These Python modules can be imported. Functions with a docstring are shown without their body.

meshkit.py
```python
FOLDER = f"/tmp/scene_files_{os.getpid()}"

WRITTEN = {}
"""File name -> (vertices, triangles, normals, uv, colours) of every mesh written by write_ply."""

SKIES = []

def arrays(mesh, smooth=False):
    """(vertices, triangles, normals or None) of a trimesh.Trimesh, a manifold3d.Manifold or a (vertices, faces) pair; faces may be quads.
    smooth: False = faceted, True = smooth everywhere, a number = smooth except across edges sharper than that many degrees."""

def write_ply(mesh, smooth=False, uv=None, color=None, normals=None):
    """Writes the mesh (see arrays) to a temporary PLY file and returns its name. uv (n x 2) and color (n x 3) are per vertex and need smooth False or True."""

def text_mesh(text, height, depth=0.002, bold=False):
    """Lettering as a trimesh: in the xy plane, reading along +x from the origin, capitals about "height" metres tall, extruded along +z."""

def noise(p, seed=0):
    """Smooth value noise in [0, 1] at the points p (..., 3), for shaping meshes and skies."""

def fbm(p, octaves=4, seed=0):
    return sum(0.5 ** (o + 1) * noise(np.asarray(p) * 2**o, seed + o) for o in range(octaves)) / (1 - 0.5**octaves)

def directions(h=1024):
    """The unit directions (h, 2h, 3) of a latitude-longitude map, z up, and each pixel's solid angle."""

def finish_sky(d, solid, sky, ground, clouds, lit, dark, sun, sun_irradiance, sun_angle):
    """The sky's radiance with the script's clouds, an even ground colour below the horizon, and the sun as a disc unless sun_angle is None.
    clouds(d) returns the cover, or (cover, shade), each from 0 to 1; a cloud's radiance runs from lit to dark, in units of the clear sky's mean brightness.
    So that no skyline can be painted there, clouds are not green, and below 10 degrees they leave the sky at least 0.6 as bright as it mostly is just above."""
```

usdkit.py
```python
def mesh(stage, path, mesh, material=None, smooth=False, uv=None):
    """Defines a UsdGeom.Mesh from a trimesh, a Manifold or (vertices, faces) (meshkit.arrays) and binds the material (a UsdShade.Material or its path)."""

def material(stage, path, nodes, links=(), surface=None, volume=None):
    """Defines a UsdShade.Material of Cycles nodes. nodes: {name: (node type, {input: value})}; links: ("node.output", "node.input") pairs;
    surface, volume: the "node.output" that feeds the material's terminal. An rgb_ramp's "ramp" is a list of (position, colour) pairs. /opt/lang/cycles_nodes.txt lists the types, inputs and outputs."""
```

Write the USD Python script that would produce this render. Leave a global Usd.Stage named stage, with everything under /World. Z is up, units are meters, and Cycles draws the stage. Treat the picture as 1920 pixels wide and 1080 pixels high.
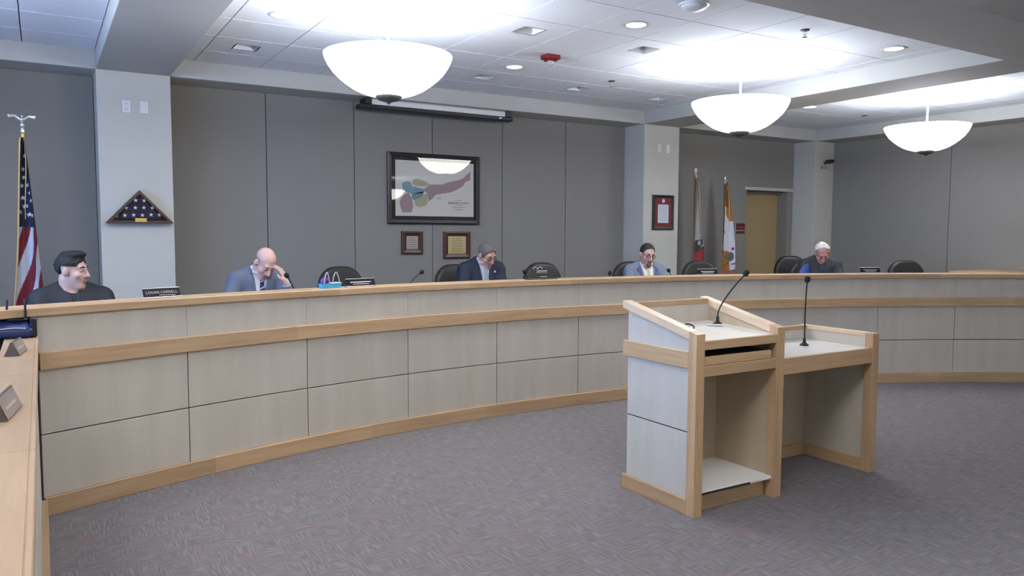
import math, random
import numpy as np, trimesh, usdkit, meshkit
import manifold3d as m3
from shapely.geometry import Polygon, Point, box as sbox
from shapely import affinity
from pxr import Usd, UsdGeom, UsdLux, UsdShade, Gf, Sdf, Vt

random.seed(7); RNG = np.random.default_rng(7)
stage = Usd.Stage.CreateInMemory()
UsdGeom.Xform.Define(stage, '/World'); UsdGeom.Scope.Define(stage, '/World/Looks')

# ------------------------------------------------------------------ camera, daylight, exposure
EXPOSURE = 0.0
BOWL = 14.5           # radiance of the pendant bowls
BOWL_TOP = 270.0        # radiance of the lamps inside the bowls
CAN = 26.0             # radiance of the recessed downlights
DAY = 3.8             # daylight outside the window in the left wall
cam = UsdGeom.Camera.Define(stage, '/World/camera')
YAW, PITCH, ROLL, FPX = math.radians(31.38585), math.radians(-4.08784), math.radians(.22713), 1445.576
_f = np.array([math.sin(YAW)*math.cos(PITCH), math.cos(YAW)*math.cos(PITCH), math.sin(PITCH)])
_r = np.array([math.cos(YAW), -math.sin(YAW), 0.0]); _u = np.cross(_r, _f)
_r2 = _r*math.cos(ROLL) + _u*math.sin(ROLL); _u2 = np.cross(_r2, _f)
cam.AddTransformOp().Set(Gf.Matrix4d(*[float(x) for x in (*_r2, 0, *_u2, 0, *(-_f), 0, 0, 0, 1.6, 1)]))
cam.CreateFocalLengthAttr(24.0); cam.CreateHorizontalApertureAttr(24.0*1920/FPX)
cam.CreateExposureAttr(EXPOSURE); cam.CreateClippingRangeAttr(Gf.Vec2f(0.05, 200))
sky = UsdLux.DomeLight.Define(stage, '/World/sky')
sky.CreateColorAttr(Gf.Vec3f(0.22, 0.46, 1.0)); sky.CreateIntensityAttr(DAY)

# ------------------------------------------------------------------ writing prims
used = {}
def numbered(parent, name):
    k = used.get((parent, name), 0); used[(parent, name)] = k + 1
    return name if k == 0 else f'{name}_{k:03d}'
def keys(prim, label=None, cat=None, group=None, kind=None):
    for k, v in (('label', label), ('category', cat), ('group', group), ('kind', kind)):
        if v: prim.SetCustomDataByKey(k, v)
class T:
    """A thing: an Xform at its base. Meshes given to add() are in its own frame, or in world coordinates with world=True."""
    def __init__(s, name, label, cat=None, loc=(0, 0, 0), rz=0.0, group=None, kind=None, world=False):
        s.path = '/World/' + numbered('/World', name); s.loc = np.array(loc, float); s.world = world
        x = UsdGeom.Xform.Define(stage, s.path); x.AddTranslateOp().Set(Gf.Vec3d(*map(float, loc)))
        if rz: x.AddRotateZOp().Set(float(rz))
        s.prim = x.GetPrim(); keys(s.prim, label, cat, group, kind)
    def add(s, name, mesh, mat, smooth=False, parent=None, label=None, kind=None, color=None):
        p = parent or s.path; path = p + '/' + numbered(p, name)
        v, f, _ = meshkit.arrays(mesh)
        if s.world: v = v - s.loc
        m = usdkit.mesh(stage, path, trimesh.Trimesh(v, f, process=False), MATS[mat], smooth=smooth)
        if color is not None:
            m.CreateDisplayColorPrimvar('vertex').Set(Vt.Vec3fArray.FromNumpy(np.asarray(color, np.float32)))
        keys(m.GetPrim(), label, kind=kind)
        return path
def copy(src, loc, rz, label, cat, group=None):
    name = src.path.split('/')[-1]
    while name[-4:-3] == '_' and name[-3:].isdigit(): name = name[:-4]
    path = '/World/' + numbered('/World', name)
    x = UsdGeom.Xform.Define(stage, path); p = x.GetPrim()
    p.GetReferences().AddInternalReference(src.prim.GetPath())
    x.ClearXformOpOrder()
    x.AddTranslateOp().Set(Gf.Vec3d(*map(float, loc))); x.AddRotateZOp().Set(float(rz))
    keys(p, label, cat, group); p.SetInstanceable(True)
    return p

# ------------------------------------------------------------------ shapes
def cat(*ms): return trimesh.util.concatenate([m if isinstance(m, trimesh.Trimesh) else trimesh.Trimesh(*meshkit.arrays(m)[:2], process=False) for m in ms])
def bx(x0, x1, y0, y1, z0, z1, c=0.0):
    if c <= 0:
        m = trimesh.creation.box((x1-x0, y1-y0, z1-z0)); m.apply_translation(((x0+x1)/2, (y0+y1)/2, (z0+z1)/2)); return m
    pts = []
    for ix, x in enumerate((x0, x1)):
        for iy, y in enumerate((y0, y1)):
            for iz, z in enumerate((z0, z1)):
                sx, sy, sz = (1-2*ix)*c, (1-2*iy)*c, (1-2*iz)*c
                pts += [(x, y+sy, z+sz), (x+sx, y, z+sz), (x+sx, y+sy, z)]
    return trimesh.convex.convex_hull(np.array(pts))
def hull(pts): return trimesh.convex.convex_hull(np.array(pts, float))
def extr(poly, d):
    gs = getattr(poly, 'geoms', [poly])
    return cat(*[trimesh.creation.extrude_polygon(g, d, engine='earcut') for g in gs if g.area > 1e-9])
def map_axes(m, X, Y, Z, o=(0, 0, 0)):
    m = m.copy(); A = np.array([X, Y, Z], float).T
    m.vertices = m.vertices @ A.T + np.array(o, float)
    if np.linalg.det(A) < 0: m.invert()
    return m
def on_back(m, x, y, z): return map_axes(m, (1, 0, 0), (0, 0, 1), (0, -1, 0), (x, y, z))      # drawn in xy, set on a wall facing -y
def facing_y(m, x, y, z): return map_axes(m, (-1, 0, 0), (0, 0, 1), (0, 1, 0), (x, y, z))     # drawn in xy, facing +y of a thing
def yz_prism(poly, x0, x1):                                                                  # polygon in (y, z) pushed along x
    return map_axes(extr(Polygon(poly), x1-x0), (0, 1, 0), (0, 0, 1), (1, 0, 0), (x0, 0, 0))
def lathe(prof, n=32, o=(0, 0, 0)):
    m = trimesh.creation.revolve(np.array(prof, float), sections=n); m.apply_translation(o); m.fix_normals(); return m
def tube(pts, r, n=8):
    pts = np.array(pts, float); rr = np.broadcast_to(np.asarray(r, float), (len(pts),))
    t = np.gradient(pts, axis=0); t /= np.linalg.norm(t, axis=1)[:, None]
    a = np.array([0, 0, 1.0]) if abs(t[0, 2]) < .9 else np.array([1.0, 0, 0]); vs = []
    for p, d, q in zip(pts, t, rr):
        u = a - d*(a@d); u /= np.linalg.norm(u); a = u; w = np.cross(d, u)
        ang = np.arange(n)*2*math.pi/n
        vs.append(p + q*(np.cos(ang)[:, None]*u + np.sin(ang)[:, None]*w))
    V = np.vstack(vs + [pts[:1], pts[-1:]]); F = []; k = len(pts)
    for i in range(k-1):
        for j in range(n):
            a0, a1, b0, b1 = i*n+j, i*n+(j+1) % n, (i+1)*n+j, (i+1)*n+(j+1) % n
            F += [(a0, a1, b1), (a0, b1, b0)]
    for j in range(n):
        F += [(k*n, (j+1) % n, j), (k*n+1, (k-1)*n+j, (k-1)*n+(j+1) % n)]
    m = trimesh.Trimesh(V, F, process=False)
    if m.volume < 0: m.invert()
    return m
def spline(pts, n=24):
    from scipy.interpolate import CubicSpline
    pts = np.array(pts, float); s = np.r_[0, np.cumsum(np.linalg.norm(np.diff(pts, axis=0), axis=1))]
    return CubicSpline(s, pts)(np.linspace(0, s[-1], n))
def ball(c, r, sub=2, s=(1, 1, 1)):
    m = trimesh.creation.icosphere(sub, r); m.vertices *= s; m.apply_translation(c); return m
def sphull(items, seg=20):
    return cat(m3.Manifold.batch_hull([m3.Manifold.sphere(r, seg).translate(tuple(map(float, c))) for c, r in items]))
def star(r, rot=90):
    return Polygon([((r if i % 2 == 0 else r*.4)*math.cos(math.radians(rot+36*i)), (r if i % 2 == 0 else r*.4)*math.sin(math.radians(rot+36*i))) for i in range(10)])
def text(s, h, depth=.001, center=True, bold=False):
    m = meshkit.text_mesh(s, h, depth, bold)
    if center: m.apply_translation((-(m.bounds[0][0]+m.bounds[1][0])/2, 0, 0))
    return m
CX, CY = 3.806, -3.951                       # centre of the curved bench
def pol(r, a, z=0): a = math.radians(a); return np.array([CX+r*math.sin(a), CY+r*math.cos(a), z])
def arc(prof, a0, a1, step=.9):
    n = max(2, int(math.ceil((a1-a0)/step))+1); k = len(prof); V = []; F = []
    for a in np.linspace(a0, a1, n): V += [pol(r, a, z) for r, z in prof]
    for i in range(n-1):
        for j in range(k):
            p, q = i*k+j, i*k+(j+1) % k; F += [(p, q, q+k), (p, q+k, p+k)]
    for j in range(1, k-1): F += [(0, j+1, j), ((n-1)*k, (n-1)*k+j, (n-1)*k+j+1)]
    m = trimesh.Trimesh(np.array(V), F, process=False)
    if m.volume < 0: m.invert()
    return m
def rprof(r0, r1, z0, z1, c=.003): return [(r0+c, z0), (r1-c, z0), (r1, z0+c), (r1, z1-c), (r1-c, z1), (r0+c, z1), (r0, z1-c), (r0, z0+c)]

# ------------------------------------------------------------------ materials
MATS = {}
def plain(name, col, rough=.5, metal=0.0, **kw):
    MATS[name] = usdkit.material(stage, '/World/Looks/'+name, {'p': ('principled_bsdf', {'base_color': col, 'roughness': rough, 'metallic': metal, **kw})}, [], surface='p.BSDF')
def grained(name, c0, c1, scale, rough=.45, detail=4, spread=.08, blotch=.0, bump=0.0, ramp=(.35, .65)):
    nodes = {'g': ('geometry', {}), 'm': ('mapping', {'scale': scale}), 'n': ('noise_texture', {'scale': 1.0, 'detail': detail, 'roughness': .6}),
             'r': ('rgb_ramp', {'ramp': [(ramp[0], c0), (ramp[1], c1)]}), 'o': ('object_info', {}),
             'v': ('map_range', {'from_min': 0, 'from_max': 1, 'to_min': 1-spread, 'to_max': 1+spread}),
             'h': ('hsv', {'hue': .5, 'saturation': 1.0, 'fac': 1.0}), 'p': ('principled_bsdf', {'roughness': rough})}
    links = [('g.position', 'm.vector'), ('m.vector', 'n.vector'), ('n.fac', 'r.fac'), ('o.random', 'v.value'), ('v.result', 'h.value'), ('r.color', 'h.color'), ('h.color', 'p.base_color')]
    if bump:
        nodes['b'] = ('bump', {'strength': bump, 'distance': .002}); links += [('n.fac', 'b.height'), ('b.normal', 'p.normal')]
    MATS[name] = usdkit.material(stage, '/World/Looks/'+name, nodes, links, surface='p.BSDF')
def glow(name, col, strength):
    MATS[name] = usdkit.material(stage, '/World/Looks/'+name, {'e': ('emission', {'color': col, 'strength': strength})}, [], surface='e.emission')
grained('maple', (.56, .385, .225), (.47, .30, .165), (1.6, 1.6, 26), spread=.10)
grained('maple_upright', (.56, .385, .225), (.47, .30, .165), (26, 26, 1.6), spread=.06)
grained('maple_flat', (.44, .30, .18), (.385, .255, .145), (20, 1.6, 20), spread=.05)
grained('veneer', (.585, .537, .462), (.54, .49, .417), (9, 9, .8), rough=.5, spread=.03)
grained('veneer_pale', (.58, .55, .505), (.54, .51, .46), (9, 9, .8), rough=.5, spread=.02)
grained('veneer_tan', (.54, .445, .325), (.49, .395, .28), (9, 9, .8), rough=.5, spread=.03)
grained('maple_cap', (.72, .555, .40), (.66, .49, .335), (20, 1.6, 20), spread=.03)
plain('laminate', (.88, .87, .845), .22)
plain('groove', (.035, .03, .025), .8)
grained('wall_fabric', (.248, .237, .227), (.236, .225, .215), (150, 150, 150), rough=.95, spread=.02, detail=2)
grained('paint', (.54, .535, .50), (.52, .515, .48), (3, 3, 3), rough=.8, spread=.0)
grained('paint_shaded', (.46, .455, .435), (.44, .435, .415), (3, 3, 3), rough=.8, spread=.0)  # same paint as the pilasters, darkened: the soffits' shade is in the colour
grained('tile', (.80, .825, .885), (.76, .785, .845), (90, 90, 90), rough=.9, spread=.015, detail=2)
plain('t_bar', (.30, .30, .33), .6)
plain('plenum', (.1, .1, .1), .9)
plain('white_plastic', (.72, .73, .74), .4)
plain('white_metal', (.7, .7, .72), .35)
plain('grey_metal', (.33, .33, .36), .35, .6)
plain('dark_metal', (.05, .05, .055), .4, .5)
plain('finial_metal', (.10, .10, .115), .5, .4)
plain('chrome', (.75, .75, .78), .18, 1.0)
plain('black_plastic', (.012, .012, .014), .45)
plain('black_foam', (.01, .01, .011), .9)
plain('leather', (.018, .017, .018), .5)
plain('leather_worn', (.032, .029, .03), .6)
plain('leather_black', (.006, .006, .007), .45)
plain('dark_wood', (.062, .026, .020), .35)
plain('frame_black', (.022, .02, .024), .35)
plain('mat_black', (.02, .02, .026), .8)
plain('mat_burgundy', (.16, .03, .035), .8)
plain('paper', (.62, .63, .66), .8)
plain('paper_blue', (.58, .63, .72), .8)
plain('map_violet', (.34, .26, .33), .8)
plain('map_blue', (.2, .33, .46), .8)
plain('map_teal', (.17, .29, .31), .8)
plain('map_olive', (.38, .39, .3), .8)
plain('ink', (.1, .11, .13), .8)
plain('brass', (.62, .43, .14), .35, .8)
plain('brass_plate', (.52, .42, .2), .4, .3)
plain('pewter_plate', (.4, .33, .3), .4, .3)
plain('navy_cloth', (.012, .014, .05), .9)
plain('star_white', (.75, .75, .78), .8)
plain('sign_red', (.13, .014, .022), .5)
plain('strobe_red', (.2, .012, .014), .4)
plain('clear_lens', (.75, .76, .78), .1, 0, transmission_weight=.5)
plain('door_wood', (.40, .30, .155), .45)
plain('silver', (.8, .8, .82), .25, .7)
plain('plate_black', (.012, .011, .018), .3)
plain('plate_text', (.55, .54, .5), .6)
plain('plate_bronze', (.13, .11, .10), .35, .3)
plain('bag_blue', (.015, .03, .11), .22)
plain('bag_dark', (.008, .01, .02), .35)
plain('gift_blue', (.05, .36, .62), .5)
plain('gift_pale', (.45, .75, .85), .5)
plain('tissue_purple', (.13, .06, .33), .8)
plain('cord_white', (.45, .42, .46), .7)
plain('gold_pole', (.55, .40, .16), .4, .2)
plain('oak_pole', (.20, .12, .06), .5)
for n_, c_ in dict(skin_a=(.56, .36, .31), skin_b=(.60, .38, .33), skin_c=(.50, .28, .24), skin_d=(.52, .31, .28), skin_e=(.50, .25, .24)).items(): plain(n_, c_, .5)
for n_, c_ in dict(hair_black=(.010, .009, .011), hair_grey=(.12, .112, .105), hair_thin=(.25, .22, .21), hair_dark=(.016, .014, .014), hair_white=(.62, .62, .62), beard=(.11, .08, .075),
                   cloth_black=(.012, .015, .024), cloth_slate=(.10, .125, .19), cloth_navy=(.010, .014, .04), cloth_steel=(.15, .19, .28), cloth_lapel=(.085, .085, .17), cloth_sweater=(.022, .024, .036),
                   cloth_blue=(.035, .09, .30), shirt_white=(.66, .68, .76), shirt_sky=(.40, .46, .58), shirt_dark=(.02, .045, .08), tie_navy=(.02, .03, .10), tie_stripe=(.4, .45, .6), tie_yellow=(.55, .47, .16), tie_grey=(.25, .33, .36),
                   trousers=(.02, .02, .025), shoe=(.01, .008, .008), eye_white=(.33, .30, .29), iris=(.03, .02, .015), lips=(.40, .20, .18)).items(): plain(n_, c_, .7)
glow('bowl_light', (1.0, .975, .925), BOWL); glow('lamp_light', (.70, .82, 1.0), BOWL_TOP); glow('can_light', (.96, .98, 1.0), CAN); glow('badge_glow', (.6, .7, 1.0), .35)
MATS['pane'] = usdkit.material(stage, '/World/Looks/pane', {'t': ('transparent_bsdf', {'color': (1, 1, 1)}), 'g': ('glossy_bsdf', {'color': (1, 1, 1), 'roughness': .02}), 'f': ('fresnel', {'IOR': 1.36}), 'x': ('mix_closure', {})},
    [('f.fac', 'x.fac'), ('t.BSDF', 'x.closure1'), ('g.BSDF', 'x.closure2')], surface='x.closure')
MATS['printed'] = usdkit.material(stage, '/World/Looks/printed', {'a': ('attribute', {'attribute': 'displayColor'}), 'p': ('principled_bsdf', {'roughness': .85})}, [('a.color', 'p.base_color')], surface='p.BSDF')
# carpet: short woven dashes in both directions, faint reddish flecks
MATS['carpet'] = usdkit.material(stage, '/World/Looks/carpet', {
    'g': ('geometry', {}), 'm1': ('mapping', {'scale': (9, 105, 1)}), 'm2': ('mapping', {'scale': (105, 9, 1)}), 'm3': ('mapping', {'scale': (6, 6, 1)}), 'm4': ('mapping', {'scale': (5.5, 5.5, 1), 'location': (7, 3, 0)}),
    'n1': ('noise_texture', {'scale': 1.0, 'detail': 1.5}), 'n2': ('noise_texture', {'scale': 1.0, 'detail': 1.5}), 'n3': ('noise_texture', {'scale': 1.0, 'detail': 3}), 'n4': ('noise_texture', {'scale': 1.0, 'detail': 2}),
    'n5': ('noise_texture', {'scale': 240.0, 'detail': 2}),
    'r1': ('rgb_ramp', {'ramp': [(.46, (0, 0, 0)), (.60, (1, 1, 1))]}), 'r2': ('rgb_ramp', {'ramp': [(.46, (0, 0, 0)), (.60, (1, 1, 1))]}),
    'w': ('rgb_ramp', {'ramp': [(.42, (0, 0, 0)), (.58, (1, 1, 1))]}), 'mx': ('mix', {}), 'c': ('rgb_ramp', {'ramp': [(0, (.172, .157, .160)), (1, (.232, .219, .221))]}),
    'rr': ('rgb_ramp', {'ramp': [(.60, (0, 0, 0)), (.72, (.55, .55, .55))]}), 'red': ('mix', {'color2': (.235, .165, .17)}), 'f': ('mix', {'mix_type': 'overlay', 'fac': .18}),
    'b': ('bump', {'strength': .25, 'distance': .004}), 'p': ('principled_bsdf', {'roughness': 1.0, 'specular_ior_level': .1})},
    [('g.position', 'm1.vector'), ('g.position', 'm2.vector'), ('g.position', 'm3.vector'), ('g.position', 'm4.vector'), ('g.position', 'n5.vector'), ('m1.vector', 'n1.vector'), ('m2.vector', 'n2.vector'), ('m3.vector', 'n3.vector'), ('m4.vector', 'n4.vector'),
     ('n1.fac', 'r1.fac'), ('n2.fac', 'r2.fac'), ('n3.fac', 'w.fac'), ('w.color', 'mx.fac'), ('r1.color', 'mx.color1'), ('r2.color', 'mx.color2'), ('mx.color', 'c.fac'), ('n4.fac', 'rr.fac'), ('rr.color', 'red.fac'), ('c.color', 'red.color1'),
     ('red.color', 'f.color1'), ('n5.color', 'f.color2'), ('f.color', 'p.base_color'), ('n5.fac', 'b.height'), ('b.normal', 'p.normal')], surface='p.BSDF')

# ------------------------------------------------------------------ the room
XL, XR, YB, YF = -2.9, 11.0, 8.46, -7.0            # left, right, back (behind the bench), front (behind the camera)
ZC, ZS = 3.24, 3.07                                 # tiles, soffits
WT = .2
fl = T('floor', 'mauve-grey loop carpet with a woven dash pattern', kind='structure')
fl.add('carpet', bx(XL-WT, XR+WT, YF-WT, YB+WT, -.1, 0), 'carpet')
rf = T('floor', 'raised carpeted platform behind the curved bench', kind='structure')
rf.add('platform', extr(Polygon([tuple(pol(9.96, a)[:2]) for a in np.linspace(-26, 40, 40)] + [(XR-.02, pol(9.96, 40)[1]), (XR-.02, YB-.02), (XL+.02, YB-.02), (XL+.02, pol(9.96, -26)[1])]), .15), 'carpet')

# back wall: fabric panels on a backing, door recess, three pilasters
wb = T('wall_back', 'back wall of grey-brown fabric panels with narrow vertical seams', kind='structure')
DX0, DX1, DZ = 9.45, 10.42, 2.28                    # door recess
back = sbox(XL-WT, -.1, XR+WT, 3.5).difference(sbox(DX0, .15, DX1, DZ))
wb.add('backing', map_axes(extr(back, .4), (1, 0, 0), (0, 0, 1), (0, 1, 0), (0, YB+.02, 0)), 'plenum')
def fabric(x0, x1, z0=.15, z1=ZS): wb.add('panel', bx(x0+.0035, x1-.0035, YB, YB+.03, z0, z1, .004), 'wall_fabric')
xs = [-2.88, -1.45, -.48, .475]
for a, b in zip(xs, xs[1:]): fabric(a, b)
xs = [1.10, 2.085, 3.062, 4.037, 5.013, 5.99, 6.995]
for a, b in zip(xs, xs[1:]): fabric(a, b)
wb.add('panel', map_axes(extr(sbox(7.634, .15, 10.546, ZS).difference(sbox(DX0, .1, 10.56, 2.345)), .03), (1, 0, 0), (0, 0, 1), (0, 1, 0), (0, YB, 0)), 'wall_fabric'); fabric(DX1, 10.55, .15, 2.285)
wb.add('door_header', bx(DX0-.03, 10.55, YB-.012, YB+.03, 2.285, 2.34, .004), 'paint')
for x0, x1 in ((.475, 1.10), (6.995, 7.63)):
    wb.add('pilaster', bx(x0, x1, 8.05, YB+.02, 0, ZS+.01, .004), 'paint')
wb.add('pilaster', bx(10.55, XR+.02, 8.05, YB+.02, 0, ZS+.01, .004), 'paint')
dr = T('door_1', 'flush blond wood door set back in the far wall', kind='structure', loc=(9.95, YB+.19, .15), world=True)
dr.add('leaf', bx(DX0+.015, DX1-.015, YB+.19, YB+.235, .16, DZ-.03, .003), 'door_wood')
dr.add('frame', cat(bx(DX0, DX0+.015, YB+.12, YB+.25, .15, DZ), bx(DX1-.015, DX1, YB+.12, YB+.25, .15, DZ), bx(DX0, DX1, YB+.12, YB+.25, DZ-.03, DZ)), 'wall_fabric')
dr.add('reveal', cat(bx(DX0, DX0+.012, YB+.0, YB+.12, .15, DZ), bx(DX1-.012, DX1, YB+.0, YB+.19, .15, DZ)), 'wall_fabric')
dr.add('handle', cat(tube([(DX0+.09, YB+.19, 1.15), (DX0+.09, YB+.13, 1.15), (DX0+.21, YB+.13, 1.15)], .011)), 'chrome')
wr = T('wall_right', 'right wall of grey-brown fabric panels', kind='structure')
wr.add('backing', bx(XR+.02, XR+WT, YF-WT, YB+WT, -.1, 3.5), 'plenum')
ys = [8.05]
while ys[-1] > YF+1.3: ys.append(ys[-1]-1.22)
ys = [8.05, 6.15+.0, 4.93, 3.71, 2.49, 1.27, .05, -1.17, -2.39, -3.61, -4.83, -6.05, YF+.02]
for a, b in zip(ys, ys[1:]): wr.add('panel', bx(XR-.0, XR+.03, b+.0035, a-.0035, .0 if b < 3.9 else .15, ZS, .004), 'wall_fabric')
wl = T('wall_left', 'left wall of grey-brown fabric with a daylit window', kind='structure')
WY0, WY1, WZ0, WZ1 = 2.6, 6.6, 1.0, 2.7
holes = sbox(YF-WT, -.1, YB+WT, 3.5).difference(sbox(WY0, WZ0, WY1, WZ1))
wl.add('surface', map_axes(extr(holes, WT), (0, 1, 0), (0, 0, 1), (1, 0, 0), (XL-WT, 0, 0)), 'wall_fabric')
wn = T('window_1', 'wide window in the left wall', kind='structure', loc=(XL-.1, 4.6, WZ0), world=True)
wn.add('frame', cat(*[bx(XL-.13, XL-.07, y-.025, y+.025, WZ0, WZ1) for y in (WY0+.025, 3.93, 5.27, WY1-.025)], bx(XL-.13, XL-.07, WY0, WY1, WZ0, WZ0+.05), bx(XL-.13, XL-.07, WY0, WY1, WZ1-.05, WZ1)), 'white_metal')
for y0, y1 in ((WY0+.05, 3.905), (3.955, 5.245), (5.295, WY1-.05)): wn.add('pane', bx(XL-.103, XL-.097, y0, y1, WZ0+.05, WZ1-.05), 'pane')
wf = T('wall_front', 'wall behind the camera', kind='structure')
wf.add('surface', bx(XL-WT, XR+WT, YF-WT, YF, -.1, 3.5), 'wall_fabric')

# ceiling: white tiles in coffers between dropped soffits
ce = T('ceiling', 'white tile ceiling in coffers between painted soffits', kind='structure')
ce.add('slab', bx(XL-WT, XR+WT, YF-WT, YB+WT, 3.42, 3.5), 'plenum')
TX = [(-2.45, .475), (1.10, 6.995), (7.63, 10.57)]; TY = [(3.50, 8.05), (-1.6, 2.82), (-6.6, -2.28)]
ztop = 3.42
ce.add('soffit', bx(XL-.01, XR+.05, 8.05, YB+.05, ZS, ztop, .004), 'paint_shaded')
ce.add('soffit', bx(XL-.01, XR+.05, YF-.05, -6.6, ZS, ztop, .004), 'paint_shaded')
ce.add('soffit', bx(10.57, XR+.05, -6.6, 8.05, ZS, ztop, .004), 'paint_shaded')
ce.add('soffit', bx(XL-.05, -2.45, -6.6, 8.05, ZS, ztop, .004), 'paint_shaded')
for x0, x1 in ((.475, 1.10), (6.995, 7.63)): ce.add('beam', bx(x0, x1, -6.6, 8.05, ZS, ztop, .004), 'paint_shaded')
for y0, y1 in ((2.82, 3.50), (-2.28, -1.6)):
    for x0, x1 in TX: ce.add('beam', bx(x0-.004, x1+.004, y0, y1, ZS, ztop, .004), 'paint_shaded')
CANS = [(1.62, 6.015), (4.06, 4.795), (4.06, 6.625), (6.5, 4.185), (8.54, 6.625)]
CANS_FAR = [(1.62, .525), (4.06, 1.135)]
SLOTS = [(1.62, 7.235), (3.45, 5.405), (4.06, 7.235), (5.28, 7.235), (4.67, 5.405), (6.5, 7.235)]
def cuts(a, b, first, step=.61):
    k = math.floor((a-first)/step); out = [a]
    while first+step*k < b-.03:
        if first+step*k > a+.03: out.append(first+step*k)
        k += 1
    return out+[b]
holes = [Point(x, y).buffer(.088, 16) for x, y in CANS+CANS_FAR] + [sbox(x-.098, y-.098, x+.098, y+.098) for x, y in SLOTS]
for tx, x_first in zip(TX, (-.085, 1.315, 8.235)):
    for k, ty in enumerate(TY):
        cx, cy = cuts(*tx, x_first), cuts(*ty, 3.88)
        rest = []
        for x0, x1 in zip(cx, cx[1:]):
            for y0, y1 in zip(cy, cy[1:]):
                P = sbox(x0+.0045, y0+.0045, x1-.0045, y1-.0045); h = [q for q in holes if q.intersects(P)]
                if h:
                    for q in h: P = P.difference(q)
                    m = extr(P, .016); m.apply_translation((0, 0, ZC))
                else: m = bx(x0+.0045, x1-.0045, y0+.0045, y1-.0045, ZC, ZC+.016, .001)
                (ce.add('tile', m, 'tile') if k == 0 else rest.append(m))
        if rest: ce.add('tile_field', cat(*rest), 'tile', kind='stuff')
        bars = [bx(x-.012, x+.012, *ty, ZC+.017, ZC+.03) for x in cx] + [bx(*tx, y-.012, y+.012, ZC+.017, ZC+.03) for y in cy]
        ce.add('t_bar_grid', cat(*bars), 't_bar')

# ------------------------------------------------------------------ pendants and ceiling fittings
def pendant(x, y, label, group='glowing bowl pendants'):
    t = T('pendant_lamp', label, 'pendant lamp', (x, y, 2.54), group='glowing bowl pendants on the ceiling')
    R, z0, z1 = .4575, .03, .32
    out = [(0, 0), (.2, .013), (.32, .045), (.43, .1), (.55, .185), (.66, .30), (.77, .44), (.86, .58), (.94, .76), (.985, .91), (1.0, 1.0)]
    prof = [(r*R, z0+k*(z1-z0)) for r, k in out]; inner = [(max(r-.008, 0), z+.006) for r, z in prof[::-1]]
    inner[0] = (R-.008, z1)
    t.add('bowl', lathe(prof+inner, 56), 'bowl_light', 40)
    t.add('finial', lathe([(0, -.022), (.011, -.018), (.013, -.010), (.03, -.004), (.074, .008), (.092, .024), (.096, .038), (.092, .042), (.0, .042)], 28), 'finial_metal', 35)
    t.add('rod', lathe([(0, .04), (.011, .04), (.011, .672), (0, .672)], 12), 'white_metal', 40)
    t.add('canopy', lathe([(0, .672), (.07, .674), (.075, .685), (.075, .6995), (0, .6995)], 28), 'white_metal', 40)
    for k in range(3):
        a = k*2*math.pi/3+.4
        t.add('bulb', ball((.17*math.cos(a), .17*math.sin(a), .288), .045, 2, (1, 1, 1.0)), 'lamp_light', True)
    return t
G_P = 'glowing bowl pendants on the ceiling'
pend = pendant(2.17, 5.27, 'large glowing white glass bowl pendant, nearest and biggest of the three, above the framed map')
def pend_copy(x, y, label): copy(pend, (x, y, 2.54), 0, label, 'pendant lamp', G_P)
pend_copy(5.77, 5.27, 'glowing white glass bowl pendant in front of the pilaster and the two right-hand flags')
pend_copy(8.89, 5.27, 'glowing white glass bowl pendant, farthest right, before the right-hand fabric wall')
pend_copy(-.98, 5.27, 'glowing white glass bowl pendant in the left coffer, out of the picture')
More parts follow.
